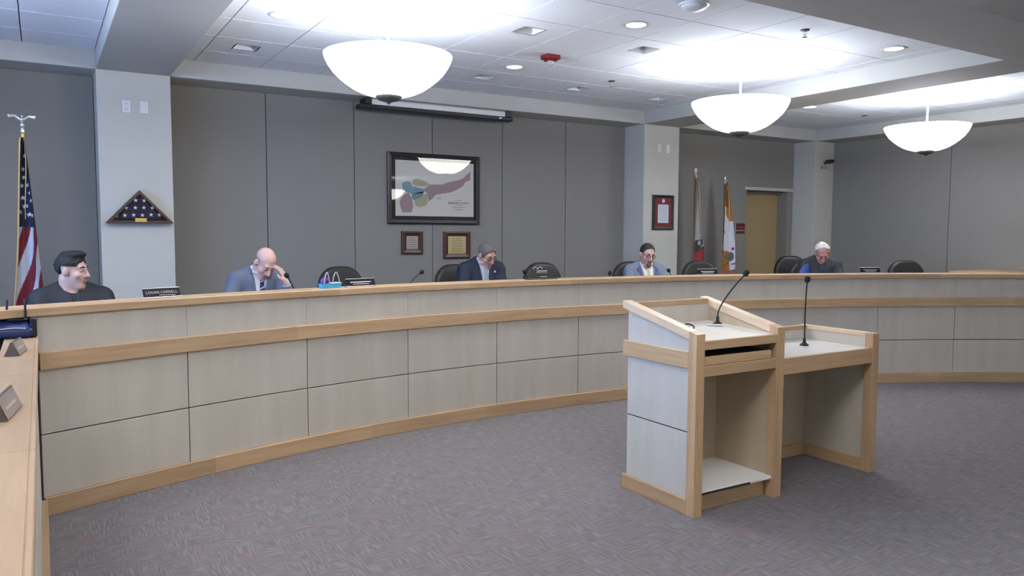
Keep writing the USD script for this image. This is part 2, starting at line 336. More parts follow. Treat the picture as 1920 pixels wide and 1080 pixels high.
pend_copy(-.98, 1.75, 'added unseen bowl pendant that brightens the bench front, first from the left wall'); pend_copy(2.17, 1.75, 'added unseen bowl pendant that brightens the bench front, second from the left wall')  # two pendants added out of view to brighten the bench front
for j, x in enumerate((-.98, 2.17, 5.77, 8.89)):
    pend_copy(x, -4.72, f'glowing white glass bowl pendant over the rear seating, {("first", "second", "third", "fourth")[j]} from the left wall')
def can_light(x, y, label):
    t = T('recessed_downlight', label, 'downlight', (x, y, ZC), group='round recessed downlights')
    t.add('trim_ring', lathe([(.078, .004), (.080, -.004), (.100, -.006), (.108, -.001), (.106, .0), (.086, .0), (.085, .006)], 36), 'white_metal', 40)
    t.add('can', lathe([(.084, .0), (.086, .0), (.075, .09), (0, .09), (0, .088), (.073, .088)], 28), 'white_metal', 40)
    t.add('lens', lathe([(0, .012), (.077, .012), (.077, .018), (0, .018)], 28), 'can_light', 30)
    return t
can0 = can_light(*CANS[0], 'recessed downlight in the glare left of the biggest pendant')
for p, l in zip(CANS[1:]+CANS_FAR, ('bright round recessed downlight up in the middle of the tile ceiling', 'bright round recessed downlight left of the red strobe', 'bright round recessed downlight at the right end of the middle coffer',
        'bright round recessed downlight above the door, beyond the right-hand beam', 'recessed downlight out of view, first over the audience', 'recessed downlight out of view, second over the audience')):
    copy(can0, (*p, ZC), 0, l, 'downlight', 'round recessed downlights')
def slot_light(x, y, label, turn=0):
    t = T('accent_light', label, 'ceiling spotlight', (x, y, ZC), rz=turn, group='square recessed accent lights')
    h = .097
    t.add('trim', extr(sbox(-h-.012, -h-.012, h+.012, h+.012).difference(sbox(-h+.004, -h+.004, h-.004, h-.004)), .004), 'white_metal')
    m = cat(bx(-h, h, -h, -h+.003, .004, .14), bx(-h, h, h-.003, h, .004, .14), bx(-h, -h+.003, -h, h, .004, .14), bx(h-.003, h, -h, h, .004, .14), bx(-h, h, -h, h, .14, .143))
    t.add('housing', m, 'white_metal')
    t.add('lamp_head', map_axes(lathe([(0, .0), (.045, .0), (.05, .01), (.05, .05), (.03, .08), (0, .08)], 20), (1, 0, 0), (0, .9, .43), (0, -.43, .9), (.0, .02, .045)), 'grey_metal', 35)
    return t
slot0 = slot_light(*SLOTS[0], 'square recessed accent light at the left end of the middle coffer, near the back soffit')
for p, l in zip(SLOTS[1:], ('square recessed accent light with its lamp showing, left above the red strobe', 'square recessed accent light near the back soffit, between the biggest pendant and the red strobe', 'square recessed accent light near the back soffit, right of the small dark sprinkler',
        'square recessed accent light right of the red strobe, half closed', 'square recessed accent light near the back soffit, just above the pilaster with the certificate')):
    copy(slot0, (*p, ZC), 0, l, 'ceiling spotlight', 'square recessed accent lights')
st = T('fire_strobe', 'red fire alarm strobe with clear dome lens on the tile ceiling', 'fire alarm', (4.08, 6.02, ZC-.075))
st.add('base', bx(-.075, .075, -.06, .06, .035, .075, .006), 'strobe_red'); st.add('horn', bx(-.05, .05, -.045, .045, .018, .036, .006), 'strobe_red')
st.add('lens', lathe([(0, -.022), (.018, -.018), (.03, -.004), (.034, .018), (0, .018)], 24), 'clear_lens', 40)
def sprinkler(x, y, label):
    t = T('sprinkler', label, 'sprinkler', (x, y, ZC-.06), group='ceiling sprinkler heads')
    t.add('escutcheon', lathe([(.012, .052), (.034, .054), (.038, .0598), (0, .0598)], 24), 'dark_metal', 35)
    t.add('frame', cat(tube([(-.012, 0, .054), (-.014, 0, .03), (-.004, 0, .008)], .003, 6), tube([(.012, 0, .054), (.014, 0, .03), (.004, 0, .008)], .003, 6)), 'chrome')
    t.add('deflector', lathe([(0, .0), (.02, .001), (.02, .004), (.006, .006), (0, .01)], 16), 'chrome', 30)
    return t
sp0 = sprinkler(5.32, 6.67, 'small dark sprinkler head on the ceiling left of the middle pendant')
copy(sp0, (5.31, 4.19, ZC-.06), 0, 'small sprinkler head on the ceiling near the cross beam, at top right', 'sprinkler', 'ceiling sprinkler heads')
copy(sp0, (9.81, 6.71, ZC-.06), 0, 'small sprinkler head on the right coffer ceiling, left above the farthest pendant', 'sprinkler', 'ceiling sprinkler heads')
dm = T('dome_camera', 'pale dome camera on the ceiling at the top edge of the picture', 'camera', (4.05, 4.15, ZC-.075))
dm.add('dome', lathe([(0, .0222)]+[(.095*math.sin(a), .062-.040*math.cos(a)-.0) for a in np.linspace(.15, math.pi/2, 9)]+[(0, .062)], 36), 'white_plastic', 40)
dm.add('base_ring', lathe([(.09, .06), (.108, .062), (.11, .0745), (0, .0745), (0, .07), (.09, .07)], 36), 'white_plastic', 40)

# ------------------------------------------------------------------ the curved bench
A0, A1, STEP = -23.30, 39.0, 5.17
seams = [A0] + [round(-18.15+STEP*k, 3) for k in range(12)]; seams = [a for a in seams if a < A1-1]+[A1]
be = T('curved_bench', 'long curved council bench faced with pale maple panels and solid maple rails', 'bench', (CX, CY+9.8, 0), world=True)
be.add('carcass', arc([(9.736, .0), (9.93, .0), (9.93, 1.131), (9.736, 1.131)], -25.5, A1), 'groove')
tilt = [(A0, A1)]
for a, b in zip(seams, seams[1:]):
    d = math.degrees(.0032/9.72); a_, b_ = a+d, b-d; u = math.degrees(.0008/9.72)
    be.add('panel', arc(rprof(9.715, 9.735, .108, .464-.0032, .0015), a_, b_), 'veneer', 25)
    be.add('panel', arc(rprof(9.715, 9.735, .464+.0032, .832, .0015), a_, b_), 'veneer', 25)
    be.add('upper_panel', arc(rprof(9.715, 9.735, .927, 1.131, .001), a+u, b-u), 'veneer', 25)
cutsw = [A0, -17.2, -9.9, -3.4, 3.1, 9.0, 15.6, 21.5, 27.4, 33.2, A1]
for a, b in zip(cutsw, cutsw[1:]):
    be.add('base_board', arc(rprof(9.69, 9.736, .0, .108, .003), a, b), 'maple', 25)
for a, b in zip([A0, -13.5, -6.4, .8, 6.9, 13.1, 19.5, 25.8, 32.1], [-13.5, -6.4, .8, 6.9, 13.1, 19.5, 25.8, 32.1, A1]):
    be.add('rail', arc(rprof(9.69, 9.736, .831, .928, .003), a, b), 'maple', 25)
for a, b in zip([-25.5, -13.05, -11.4, -4.8, 1.9, 8.3, 14.4, 20.9, 27.2, 33.0], [-13.05, -11.4, -4.8, 1.9, 8.3, 14.4, 20.9, 27.2, 33.0, A1]):
    be.add('ledge', arc(rprof(9.692, 9.93, 1.131, 1.179, .004), a, b), 'maple', 25)
be.add('desk_top', arc(rprof(9.932, 10.42, .865, .90, .004), -25.5, A1, 1.2), 'maple_flat', 25)
for a in (-24, -13, -2.6, 7.7, 18.2, 28.5, 38.5): be.add('desk_support', arc([(9.935, .15), (10.33, .15), (10.33, .865), (9.935, .865)], a-.1, a+.1), 'veneer')

# side counter that runs from the bench past the camera
wg = T('side_counter', 'straight maple side counter running towards the camera at the left edge', 'counter', (-.12, 2.4, 0), world=True)
WYA, WYB = -1.5, 4.93
wg.add('carcass', bx(-.17, -.065, WYA, WYB-.01, 0, .985), 'groove')
ywing = [WYB, 3.95, 2.97, 1.99, 1.01, .03, -.95, WYA]
for b, a in zip(ywing, ywing[1:]):
    wg.add('panel', bx(-.064, -.045, a+.003, b-.003, .108, .461, .0015), 'veneer'); wg.add('panel', bx(-.064, -.045, a+.003, b-.003, .467, .985, .0015), 'veneer')
wg.add('base_board', bx(-.064, -.015, WYA, WYB, 0, .108, .003), 'maple_flat')
for b, a, x in ((WYB+.02, 3.62, 0), (3.62, 2.35, 0), (2.35, 1.1, 0), (1.1, -.2, 0), (-.2, WYA, 0)):
    wg.add('ledge', bx(-.185, -.045, a, b, .985, 1.027, .002), 'maple_flat'); wg.add('edge_strip', bx(-.045, -.030, a, b, .985, 1.028, .003), 'maple_flat')
wg.add('desk_top', bx(-.78, -.17, WYA, 4.3, .72, .755, .004), 'veneer')
for y in (WYA+.05, 1.4, 4.2): wg.add('desk_leg', bx(-.74, -.69, y-.03, y+.03, 0, .72), 'dark_metal')

# ------------------------------------------------------------------ the lectern with its lower table
pd = T('lectern', 'maple lectern with open shelf bay and a lower side table standing on the carpet', 'lectern', (3.92, 3.38, 0), world=True)
slope = lambda y: 1.04+(y-3.085)*(.142/.635)          # top of the sloping side caps
L = [(3.12, .02), (3.68, .02), (3.68, slope(3.68)-.03), (3.12, slope(3.12)-.03)]
pd.add('side_panel', yz_prism(L, 3.102, 3.147), 'veneer_tan'); pd.add('side_panel', yz_prism(L, 3.757, 3.80), 'veneer_tan')
pd.add('side_facing', bx(3.094, 3.102, 3.135, 3.682, .09, .472, .001), 'veneer_pale')
pd.add('side_facing', bx(3.094, 3.102, 3.135, 3.682, .479, .842, .001), 'veneer_pale')
pd.add('groove', bx(3.098, 3.103, 3.135, 3.68, .470, .481), 'groove')
pd.add('side_facing', yz_prism([(3.135, .935), (3.682, .935), (3.682, slope(3.682)-.04), (3.135, slope(3.135)-.04)], 3.094, 3.102), 'veneer_pale')
pd.add('side_base', bx(3.080, 3.103, 3.14, 3.715, 0, .09, .003), 'maple'); pd.add('side_rail', bx(3.078, 3.103, 3.146, 3.715, .842, .938, .003), 'maple')
pd.add('front_post', yz_prism([(3.085, 0), (3.147, 0), (3.147, slope(3.147)), (3.085, 1.04)], 3.083, 3.147), 'maple_upright')
pd.add('front_post', yz_prism([(3.085, 0), (3.147, 0), (3.147, slope(3.147)), (3.085, 1.04)], 3.747, 3.812), 'maple_upright')
capp = [(3.147, slope(3.147)-.045), (3.725, slope(3.725)-.045), (3.725, slope(3.725)), (3.147, slope(3.147))]
pd.add('side_cap', yz_prism(capp, 3.083, 3.149), 'maple_cap'); pd.add('side_cap', yz_prism(capp, 3.747, 3.812), 'maple_cap')
pd.add('back_panel', bx(3.147, 3.757, 3.655, 3.682, .02, 1.14), 'veneer'); pd.add('back_cap', bx(3.149, 3.747, 3.65, 3.70, 1.140, 1.174, .003), 'maple')
pd.add('back_base', bx(3.103, 4.74, 3.683, 3.705, 0, .09, .003), 'maple'); pd.add('back_rail', bx(3.103, 3.80, 3.683, 3.705, .842, .938, .003), 'maple')
pd.add('reading_top', yz_prism([(3.10, .972), (3.66, 1.008), (3.66, 1.030), (3.10, .998)], 3.147, 3.757), 'laminate')
pd.add('front_rail', bx(3.147, 3.747, 3.087, 3.115, .948, 1.0, .003), 'maple'); pd.add('front_rail', bx(3.147, 3.747, 3.087, 3.115, .796, .858, .003), 'maple')
pd.add('bay_top', bx(3.147, 3.757, 3.115, 3.655, .800, .815), 'veneer_tan')
pd.add('pull_out_tray', cat(bx(3.155, 3.700, 3.09, 3.108, .8605, .909, .002), bx(3.158, 3.697, 3.108, 3.55, .866, .880)), 'maple'); pd.add('tray_mat', bx(3.165, 3.69, 3.112, 3.54, .8802, .910), 'black_foam')  # black slab on the tray stands in for the slot's deep shadow
pd.add('tray_slide', cat(bx(3.702, 3.716, 3.13, 3.6, .86, .90), bx(3.148, 3.154, 3.13, 3.6, .862, .878)), 'dark_metal')
pd.add('slot_lining', cat(bx(3.148, 3.756, 3.60, 3.654, .816, .945), bx(3.148, 3.756, 3.13, 3.6, .940, .946)), 'black_foam')  # slot back and roof blackened to paint in the shade of the hollow
pd.add('bay_back', bx(3.147, 3.757, 3.575, 3.59, .13, .80), 'veneer_tan')
pd.add('shelf_edge', bx(3.147, 3.56, 3.1, 3.105, .112, .124), 'groove')
pd.add('bay_shelf', bx(3.147, 3.757, 3.105, 3.655, .112, .130, .002), 'laminate'); pd.add('toe_board', bx(3.147, 3.757, 3.157, 3.18, 0, .112), 'maple')
pd.add('table_top', bx(3.80, 4.72, 3.10, 3.62, .825, .846), 'laminate'); pd.add('table_rail', bx(3.812, 4.692, 3.087, 3.115, .746, .848, .003), 'maple')
pd.add('table_post', bx(4.692, 4.758, 3.085, 3.147, 0, .943, .003), 'maple_upright')
pd.add('table_side', bx(4.716, 4.742, 3.147, 3.66, .01, .915), 'veneer'); pd.add('table_back', bx(3.80, 4.716, 3.625, 3.655, .01, .915), 'veneer_tan')
pd.add('table_rim', bx(4.698, 4.758, 3.147, 3.69, .917, .944, .003), 'maple_cap'); pd.add('table_rim', bx(3.812, 4.698, 3.61, 3.67, .917, .944, .003), 'maple')
pd.add('table_upstand', cat(bx(3.812, 4.706, 3.617, 3.626, .846, .917), bx(4.706, 4.716, 3.147, 3.617, .846, .917)), 'veneer_pale')
pd.add('table_base', cat(bx(3.80, 4.70, 3.607, 3.625, 0, .084, .002), bx(4.70, 4.716, 3.147, 3.607, 0, .084, .002)), 'maple')
pd.add('outer_side', bx(4.742, 4.75, 3.147, 3.68, .09, .915), 'veneer_pale')

# ------------------------------------------------------------------ microphones
def microphone(label, base, head, mid=None, base_r=.03, name='gooseneck_microphone'):
    b, h = np.array(base, float), np.array(head, float); t = T(name, label, 'microphone', base, group='gooseneck microphones')
    d = h-b; m = np.atleast_2d(np.array(mid, float)-b if mid is not None else np.array([d[0]*.12, d[1]*.12, d[2]*.55]))
    pts = spline([(0, 0, .02), (0, 0, .05), *m, d], 28)
    t.add('base', lathe([(0, 0), (base_r, 0), (base_r, .006), (base_r*.55, .016), (.010, .024), (.009, .05), (0, .05)], 24), 'black_plastic', 35)
    t.add('stem', tube(pts, .0048, 8), 'black_plastic', True)
    dirn = (pts[-1]-pts[-2]); dirn /= np.linalg.norm(dirn)
    t.add('foam_head', tube([d-dirn*.022, d-dirn*.014, d, d+dirn*.016, d+dirn*.022], [.008, .016, .019, .016, .006], 14), 'black_foam', True)
    return t
microphone('gooseneck microphone leaning to the right on the lectern reading top', (3.676, 3.50, 1.0215), (3.926, 3.50, 1.342), [(3.680, 3.5, 1.10), (3.702, 3.5, 1.140), (3.745, 3.5, 1.190), (3.835, 3.5, 1.272)])
microphone('straight upright gooseneck microphone on the low table beside the lectern', (4.40, 3.40, .846), (4.405, 3.395, 1.294), (4.40, 3.40, 1.06))
ppr = T('card_holder', 'small white card tray at the foot of the lectern microphone', 'card', (3.625, 3.48, 1.020), rz=-34)
ppr.add('card', bx(-.052, .052, -.026, .026, .003, .006, .001), 'paper'); ppr.add('lip', bx(-.052, .052, -.028, -.025, .002, .012), 'star_white')
cb = T('cable_clip', 'tangle of small black cable clips at the left of the lectern reading top', 'cable', (3.34, 3.42, 1.017))
cb.add('clip', bx(-.018, .006, -.012, .012, 0, .024, .003), 'black_plastic'); cb.add('cable', tube(spline([(-.02, .0, .012), (.0, .02, .03), (.03, .02, .03), (.045, .0, .02), (.03, -.02, .008), (0, -.02, .006)], 30), .005, 7), 'black_plastic', True)
def desk_mic(px_head, z_head, lean, label, a, r=10.12):
    b = pol(r, a, .90); inw = np.array([-math.sin(math.radians(a)), -math.cos(math.radians(a)), 0]); side = np.array([math.cos(math.radians(a)), -math.sin(math.radians(a)), 0])
    h = b + side*lean + np.array([0, 0, z_head-.9])
    microphone(label, b, h, b+np.array([0, 0, .16])+side*lean*.12)
desk_mic(0, 1.268, -.10, 'gooseneck microphone leaning left beside the bald man at the bench', -12.05)
desk_mic(0, 1.257, .20, 'gooseneck microphone leaning right on the bench between the gift bag and the man in navy', -6.75)
desk_mic(0, 1.232, -.07, 'thin gooseneck microphone at the right arm of the man in the navy jacket', .95)
desk_mic(0, 1.216, -.06, 'gooseneck microphone in front of the man in the blue-grey jacket, at his left arm', 10.45)
desk_mic(0, 1.20, .02, 'short microphone head just showing over the ledge left of the man in the blue-grey jacket', 6.0)

# ------------------------------------------------------------------ chairs
def chair(label, loc, rz, mat='leather', tall=0.0):
    t = T('office_chair', label, 'chair', loc, rz, 'office chairs behind the bench')
    h = .585+tall
    back = [((-.16, -.225, .60), .045), ((.16, -.225, .60), .045), ((-.20, -.232, .74), .05), ((.20, -.232, .74), .05)]
    for a in np.linspace(0, math.pi, 13):
        q = math.cos(a); back.append((((.195-.045*math.sin(a)**2)*math.copysign(abs(q)**.5, q), -.238-.034*math.sin(a), .82+tall+(.585+.492-.82)*math.sin(a)**.55), .048))
    bk = m3.Manifold.batch_hull([m3.Manifold.sphere(r, 24).translate(c) for c, r in back])
    t.add('backrest', cat(bk), mat, 50)
    t.add('seat', cat(m3.Manifold.batch_hull([m3.Manifold.sphere(r, 20).translate(c) for c, r in [((-.19, .2, .44), .045), ((.19, .2, .44), .045), ((-.2, -.17, .43), .045), ((.2, -.17, .43), .045)]])), mat, 50)
    t.add('back_support', tube([(0, -.12, .37), (0, -.24, .38), (0, -.30, .46), (0, -.295, .70)], .022, 8), 'black_plastic', True)
    for s in (-1, 1):
        t.add('armrest', tube(spline([(s*.2, .02, .41), (s*.27, .0, .44), (s*.285, .0, .62), (s*.28, .06, .64), (s*.275, .16, .64)], 18), .018, 8), 'black_plastic', True)
    t.add('gas_column', lathe([(0, .06), (.028, .06), (.028, .24), (.02, .24), (.02, .385), (0, .385)], 16), 'dark_metal', 35)
    for k in range(5):
        a = math.radians(72*k+90); c, s_ = math.cos(a), math.sin(a)
        lg = t.add('base_leg', hull([(c*.02-s_*.02, s_*.02+c*.02, .11), (c*.02+s_*.02, s_*.02-c*.02, .11), (c*.02-s_*.02, s_*.02+c*.02, .07), (c*.02+s_*.02, s_*.02-c*.02, .07), (c*.3-s_*.014, s_*.3+c*.014, .082), (c*.3+s_*.014, s_*.3-c*.014, .082), (c*.3, s_*.3, .062)]), 'black_plastic')
        t.add('caster', map_axes(lathe([(0, -.02), (.028, -.02), (.0295, -.01), (.0295, .01), (.028, .02), (0, .02)], 14), (1, 0, 0), (0, 0, 1), (0, -1, 0), (c*.3, s_*.3, .0297)), 'black_plastic', 35)
    return t
def inward(a): return 180-a
PZ = .15
ch0 = chair('empty dark chair behind the blue gift bag and a name plate', (*pol(10.95, -6.98)[:2], PZ), inward(-6.98))
def chair_at(a, r, label, turn=0): copy(ch0, (*pol(r, a)[:2], PZ), inward(a)+turn, label, 'chair', 'office chairs behind the bench')
chair_at(4.908, 10.9, 'empty dark chair with the clear sign with two white arches in front of it')
chair_at(15.72, 10.95, 'empty dark chair left of the orange and white flag, behind a name plate')
chair_at(29.86, 10.95, 'empty dark chair farthest right at the bench, with a rounded top')
ch1 = chair('empty jet-black chair standing farther back, just left of the white-haired man', (*pol(11.75, 24.18)[:2], PZ+.0), inward(24.18), 'leather_black', .03)

# ------------------------------------------------------------------ people: smooth solids on a grid, meshed with surface nets
class Field:
    def __init__(s, lo, hi, h):
        s.lo, s.h = np.array(lo, float), h; s.n = np.ceil((np.array(hi)-s.lo)/h).astype(int)+1
        s.D = np.full(s.n, 1.0, np.float32); s.ax = [s.lo[k]+h*np.arange(s.n[k]) for k in range(3)]
    def op(s, fn, lo, hi, k=.02, mode='add', pad=.03):
        i0 = np.clip(np.floor((np.array(lo)-pad-k-s.lo)/s.h).astype(int), 0, s.n); i1 = np.clip(np.ceil((np.array(hi)+pad+k-s.lo)/s.h).astype(int)+1, 0, s.n)
        if (i1 <= i0).any(): return
        w = tuple(slice(a, b) for a, b in zip(i0, i1))
        d = fn(s.ax[0][w[0]][:, None, None], s.ax[1][w[1]][None, :, None], s.ax[2][w[2]][None, None, :]).astype(np.float32); D = s.D[w]
        if mode == 'add':
            m = np.maximum(k-np.abs(D-d), 0)/max(k, 1e-6); s.D[w] = np.minimum(D, d)-m*m*k*.25
        else:
            d = -d; m = np.maximum(k-np.abs(D-d), 0)/max(k, 1e-6); s.D[w] = np.maximum(D, d)+m*m*k*.25
    def cap(s, a, b, ra, rb=None, k=.02, mode='add'):
        a, b = np.array(a, float), np.array(b, float); rb = ra if rb is None else rb; ba = b-a; L = max(ba@ba, 1e-9)
        def fn(X, Y, Z):
            t = np.clip(((X-a[0])*ba[0]+(Y-a[1])*ba[1]+(Z-a[2])*ba[2])/L, 0, 1)
            return np.sqrt((X-a[0]-t*ba[0])**2+(Y-a[1]-t*ba[1])**2+(Z-a[2]-t*ba[2])**2)-(ra+(rb-ra)*t)
        R = max(ra, rb); s.op(fn, np.minimum(a, b)-R, np.maximum(a, b)+R, k, mode)
    def ell(s, c, r, M=np.eye(3), k=.02, mode='add'):
        c, r = np.array(c, float), np.array(r, float)
        def fn(X, Y, Z):
            x, y, z = X-c[0], Y-c[1], Z-c[2]; q = [M[0, i]*x+M[1, i]*y+M[2, i]*z for i in range(3)]
            k0 = np.sqrt(sum((q[i]/r[i])**2 for i in range(3))); k1 = np.sqrt(sum((q[i]/r[i]**2)**2 for i in range(3)))
            return k0*(k0-1)/np.maximum(k1, 1e-6)
        R = np.abs(M)@r; s.op(fn, c-R, c+R, k, mode)
    def mesh(s, smooth=4):
        D = s.D; S = D < 0; n = s.n
        cnt = np.zeros(n-1, np.int8)
        for d in np.ndindex(2, 2, 2): cnt += S[d[0]:n[0]-1+d[0], d[1]:n[1]-1+d[1], d[2]:n[2]-1+d[2]]
        I = np.argwhere((cnt > 0) & (cnt < 8)); idx = np.full(n-1, -1, np.int64); idx[tuple(I.T)] = np.arange(len(I))
        pos = np.zeros((len(I), 3)); num = np.zeros(len(I))
        for d in np.ndindex(2, 2, 2):
            for ax in range(3):
                if d[ax]: continue
                e = np.array(d); e2 = e.copy(); e2[ax] = 1
                A, B = D[tuple((I+e).T)], D[tuple((I+e2).T)]; cr = (A < 0) != (B < 0)
                t = np.where(cr, A/np.where(cr, A-B, 1), 0)
                pos += np.where(cr[:, None], I+e+t[:, None]*(e2-e), 0); num += cr
        V = s.lo+s.h*pos/num[:, None]; F = []
        for ax in range(3):
            u, v = [(1, 2), (2, 0), (0, 1)][ax]
            a = [slice(0, n[k]) for k in range(3)]; a[ax] = slice(0, n[ax]-1); b = list(a); b[ax] = slice(1, n[ax])
            E = np.argwhere(S[tuple(a)] != S[tuple(b)]); E = E[(E[:, u] > 0) & (E[:, v] > 0) & (E[:, u] < n[u]-1) & (E[:, v] < n[v]-1)]
            if not len(E): continue
            U = np.zeros(3, int); U[u] = 1; W = np.zeros(3, int); W[v] = 1
            q = np.stack([idx[tuple((E-U-W).T)], idx[tuple((E-W).T)], idx[tuple(E.T)], idx[tuple((E-U).T)]], 1)
            flip = ~S[tuple(E.T)]; q[flip] = q[flip][:, ::-1]; F.append(q)
        F = np.vstack(F); F = F[(F >= 0).all(1)]
        m = trimesh.Trimesh(V, np.vstack([F[:, [0, 1, 2]], F[:, [0, 2, 3]]]), process=False)
        if smooth:
            V0 = np.array(m.vertices); trimesh.smoothing.filter_taubin(m, lamb=.5, nu=.53, iterations=smooth); d = np.array(m.vertices)-V0
            far = np.linalg.norm(d, axis=1, keepdims=True); m.vertices = V0+np.where(far > s.h, 0, d)
        return m
    def front(s, x, z, fallback=0.0):
        from scipy.ndimage import map_coordinates
        ys = s.ax[1][::-1]; P = np.stack(np.broadcast_arrays(((np.asarray(x)-s.lo[0])/s.h)[:, None], ((ys-s.lo[1])/s.h)[None], ((np.asarray(z)-s.lo[2])/s.h)[:, None]))
        d = map_coordinates(s.D, P, order=1, mode='nearest') < 0
        return np.where(d.any(1), ys[d.argmax(1)], fallback)
def drape(field, poly, off=.004, thick=.003, step=.008):
    from scipy.spatial import Delaunay
    from scipy.ndimage import gaussian_filter1d
    x0, z0, x1, z1 = poly.bounds; g = [(x, z) for x in np.arange(x0, x1, step) for z in np.arange(z0, z1, step) if poly.buffer(-step*.4).contains(Point(x, z))]
    bd = [poly.exterior.interpolate(t).coords[0] for t in np.arange(0, poly.exterior.length, step)]
    P = np.array(bd+g); tri = Delaunay(P).simplices; ok = np.array([poly.buffer(1e-4).contains(Point(*P[t].mean(0))) for t in tri]); tri = tri[ok]
    y = field.front(P[:, 0], P[:, 1]); n = len(P)
    # even out the grid steps of the lookup
    nb = [set() for _ in range(n)]
    for t in tri:
        for i in range(3): nb[t[i]] |= {t[(i+1) % 3], t[(i+2) % 3]}
    for _ in range(3): y = np.array([.5*y[i]+.5*np.mean(y[list(nb[i])]) if nb[i] else y[i] for i in range(n)])
    V = np.vstack([np.c_[P[:, 0], y+off+thick, P[:, 1]], np.c_[P[:, 0], y+off-.006, P[:, 1]]]); F = [tuple(t) for t in tri]+[tuple(t[::-1]+n) for t in tri]
    es = {}
    for t in tri:
        for i in range(3): es[(t[i], t[(i+1) % 3])] = 1
    for a, b in list(es):
        if (b, a) not in es: F += [(b, a, a+n), (b, a+n, b+n)]
    m = trimesh.Trimesh(V, F, process=False); m.fix_normals(); return m
def rot(yaw, pitch, roll):
    y, p, r = map(math.radians, (yaw, pitch, roll))                # turn left, nod down, tilt to the right shoulder
    Rz = np.array([[math.cos(y), -math.sin(y), 0], [math.sin(y), math.cos(y), 0], [0, 0, 1]]); Rx = np.array([[1, 0, 0], [0, math.cos(-p), -math.sin(-p)], [0, math.sin(-p), math.cos(-p)]])
    Ry = np.array([[math.cos(r), 0, math.sin(r)], [0, 1, 0], [-math.sin(r), 0, math.cos(r)]]); return Rz@Rx@Ry
def unit(v): v = np.array(v, float); return v/np.linalg.norm(v)
def hand(F, W, d, n, side, curl=.5, spread=.12):
    """Palm and five fingers from wrist W along d, palm facing n; side is the thumb's side."""
    d, n, s_ = unit(d), unit(n), unit(side); kn = []
    for i, (o, L) in enumerate(((.030, .074), (.010, .084), (-.010, .078), (-.029, .060))):
        k = W+d*(.092-.004*abs(i-1))+s_*o; kn.append(k); F.cap(W+d*.012+s_*o*.55, k, .017, .0125, .012)
        e = unit(d+s_*spread*(1.5-i)*.5+n*curl*.6); q = k+e*L*.5; e2 = unit(e+n*curl); F.cap(k, q, .0098, .009, .004); q2 = q+e2*L*.3; F.cap(q, q2, .009, .0083, .004); F.cap(q2, q2+unit(e2+n*curl*.7)*L*.24, .0083, .0075, .003)
    b = W+d*.028+s_*.026+n*.006; t1 = b+unit(d*.6+s_*.8+n*.3)*.042; F.cap(b, t1, .015, .0115, .010); F.cap(t1, t1+unit(d*.9+s_*.25+n*.3)*.032, .011, .009, .004)
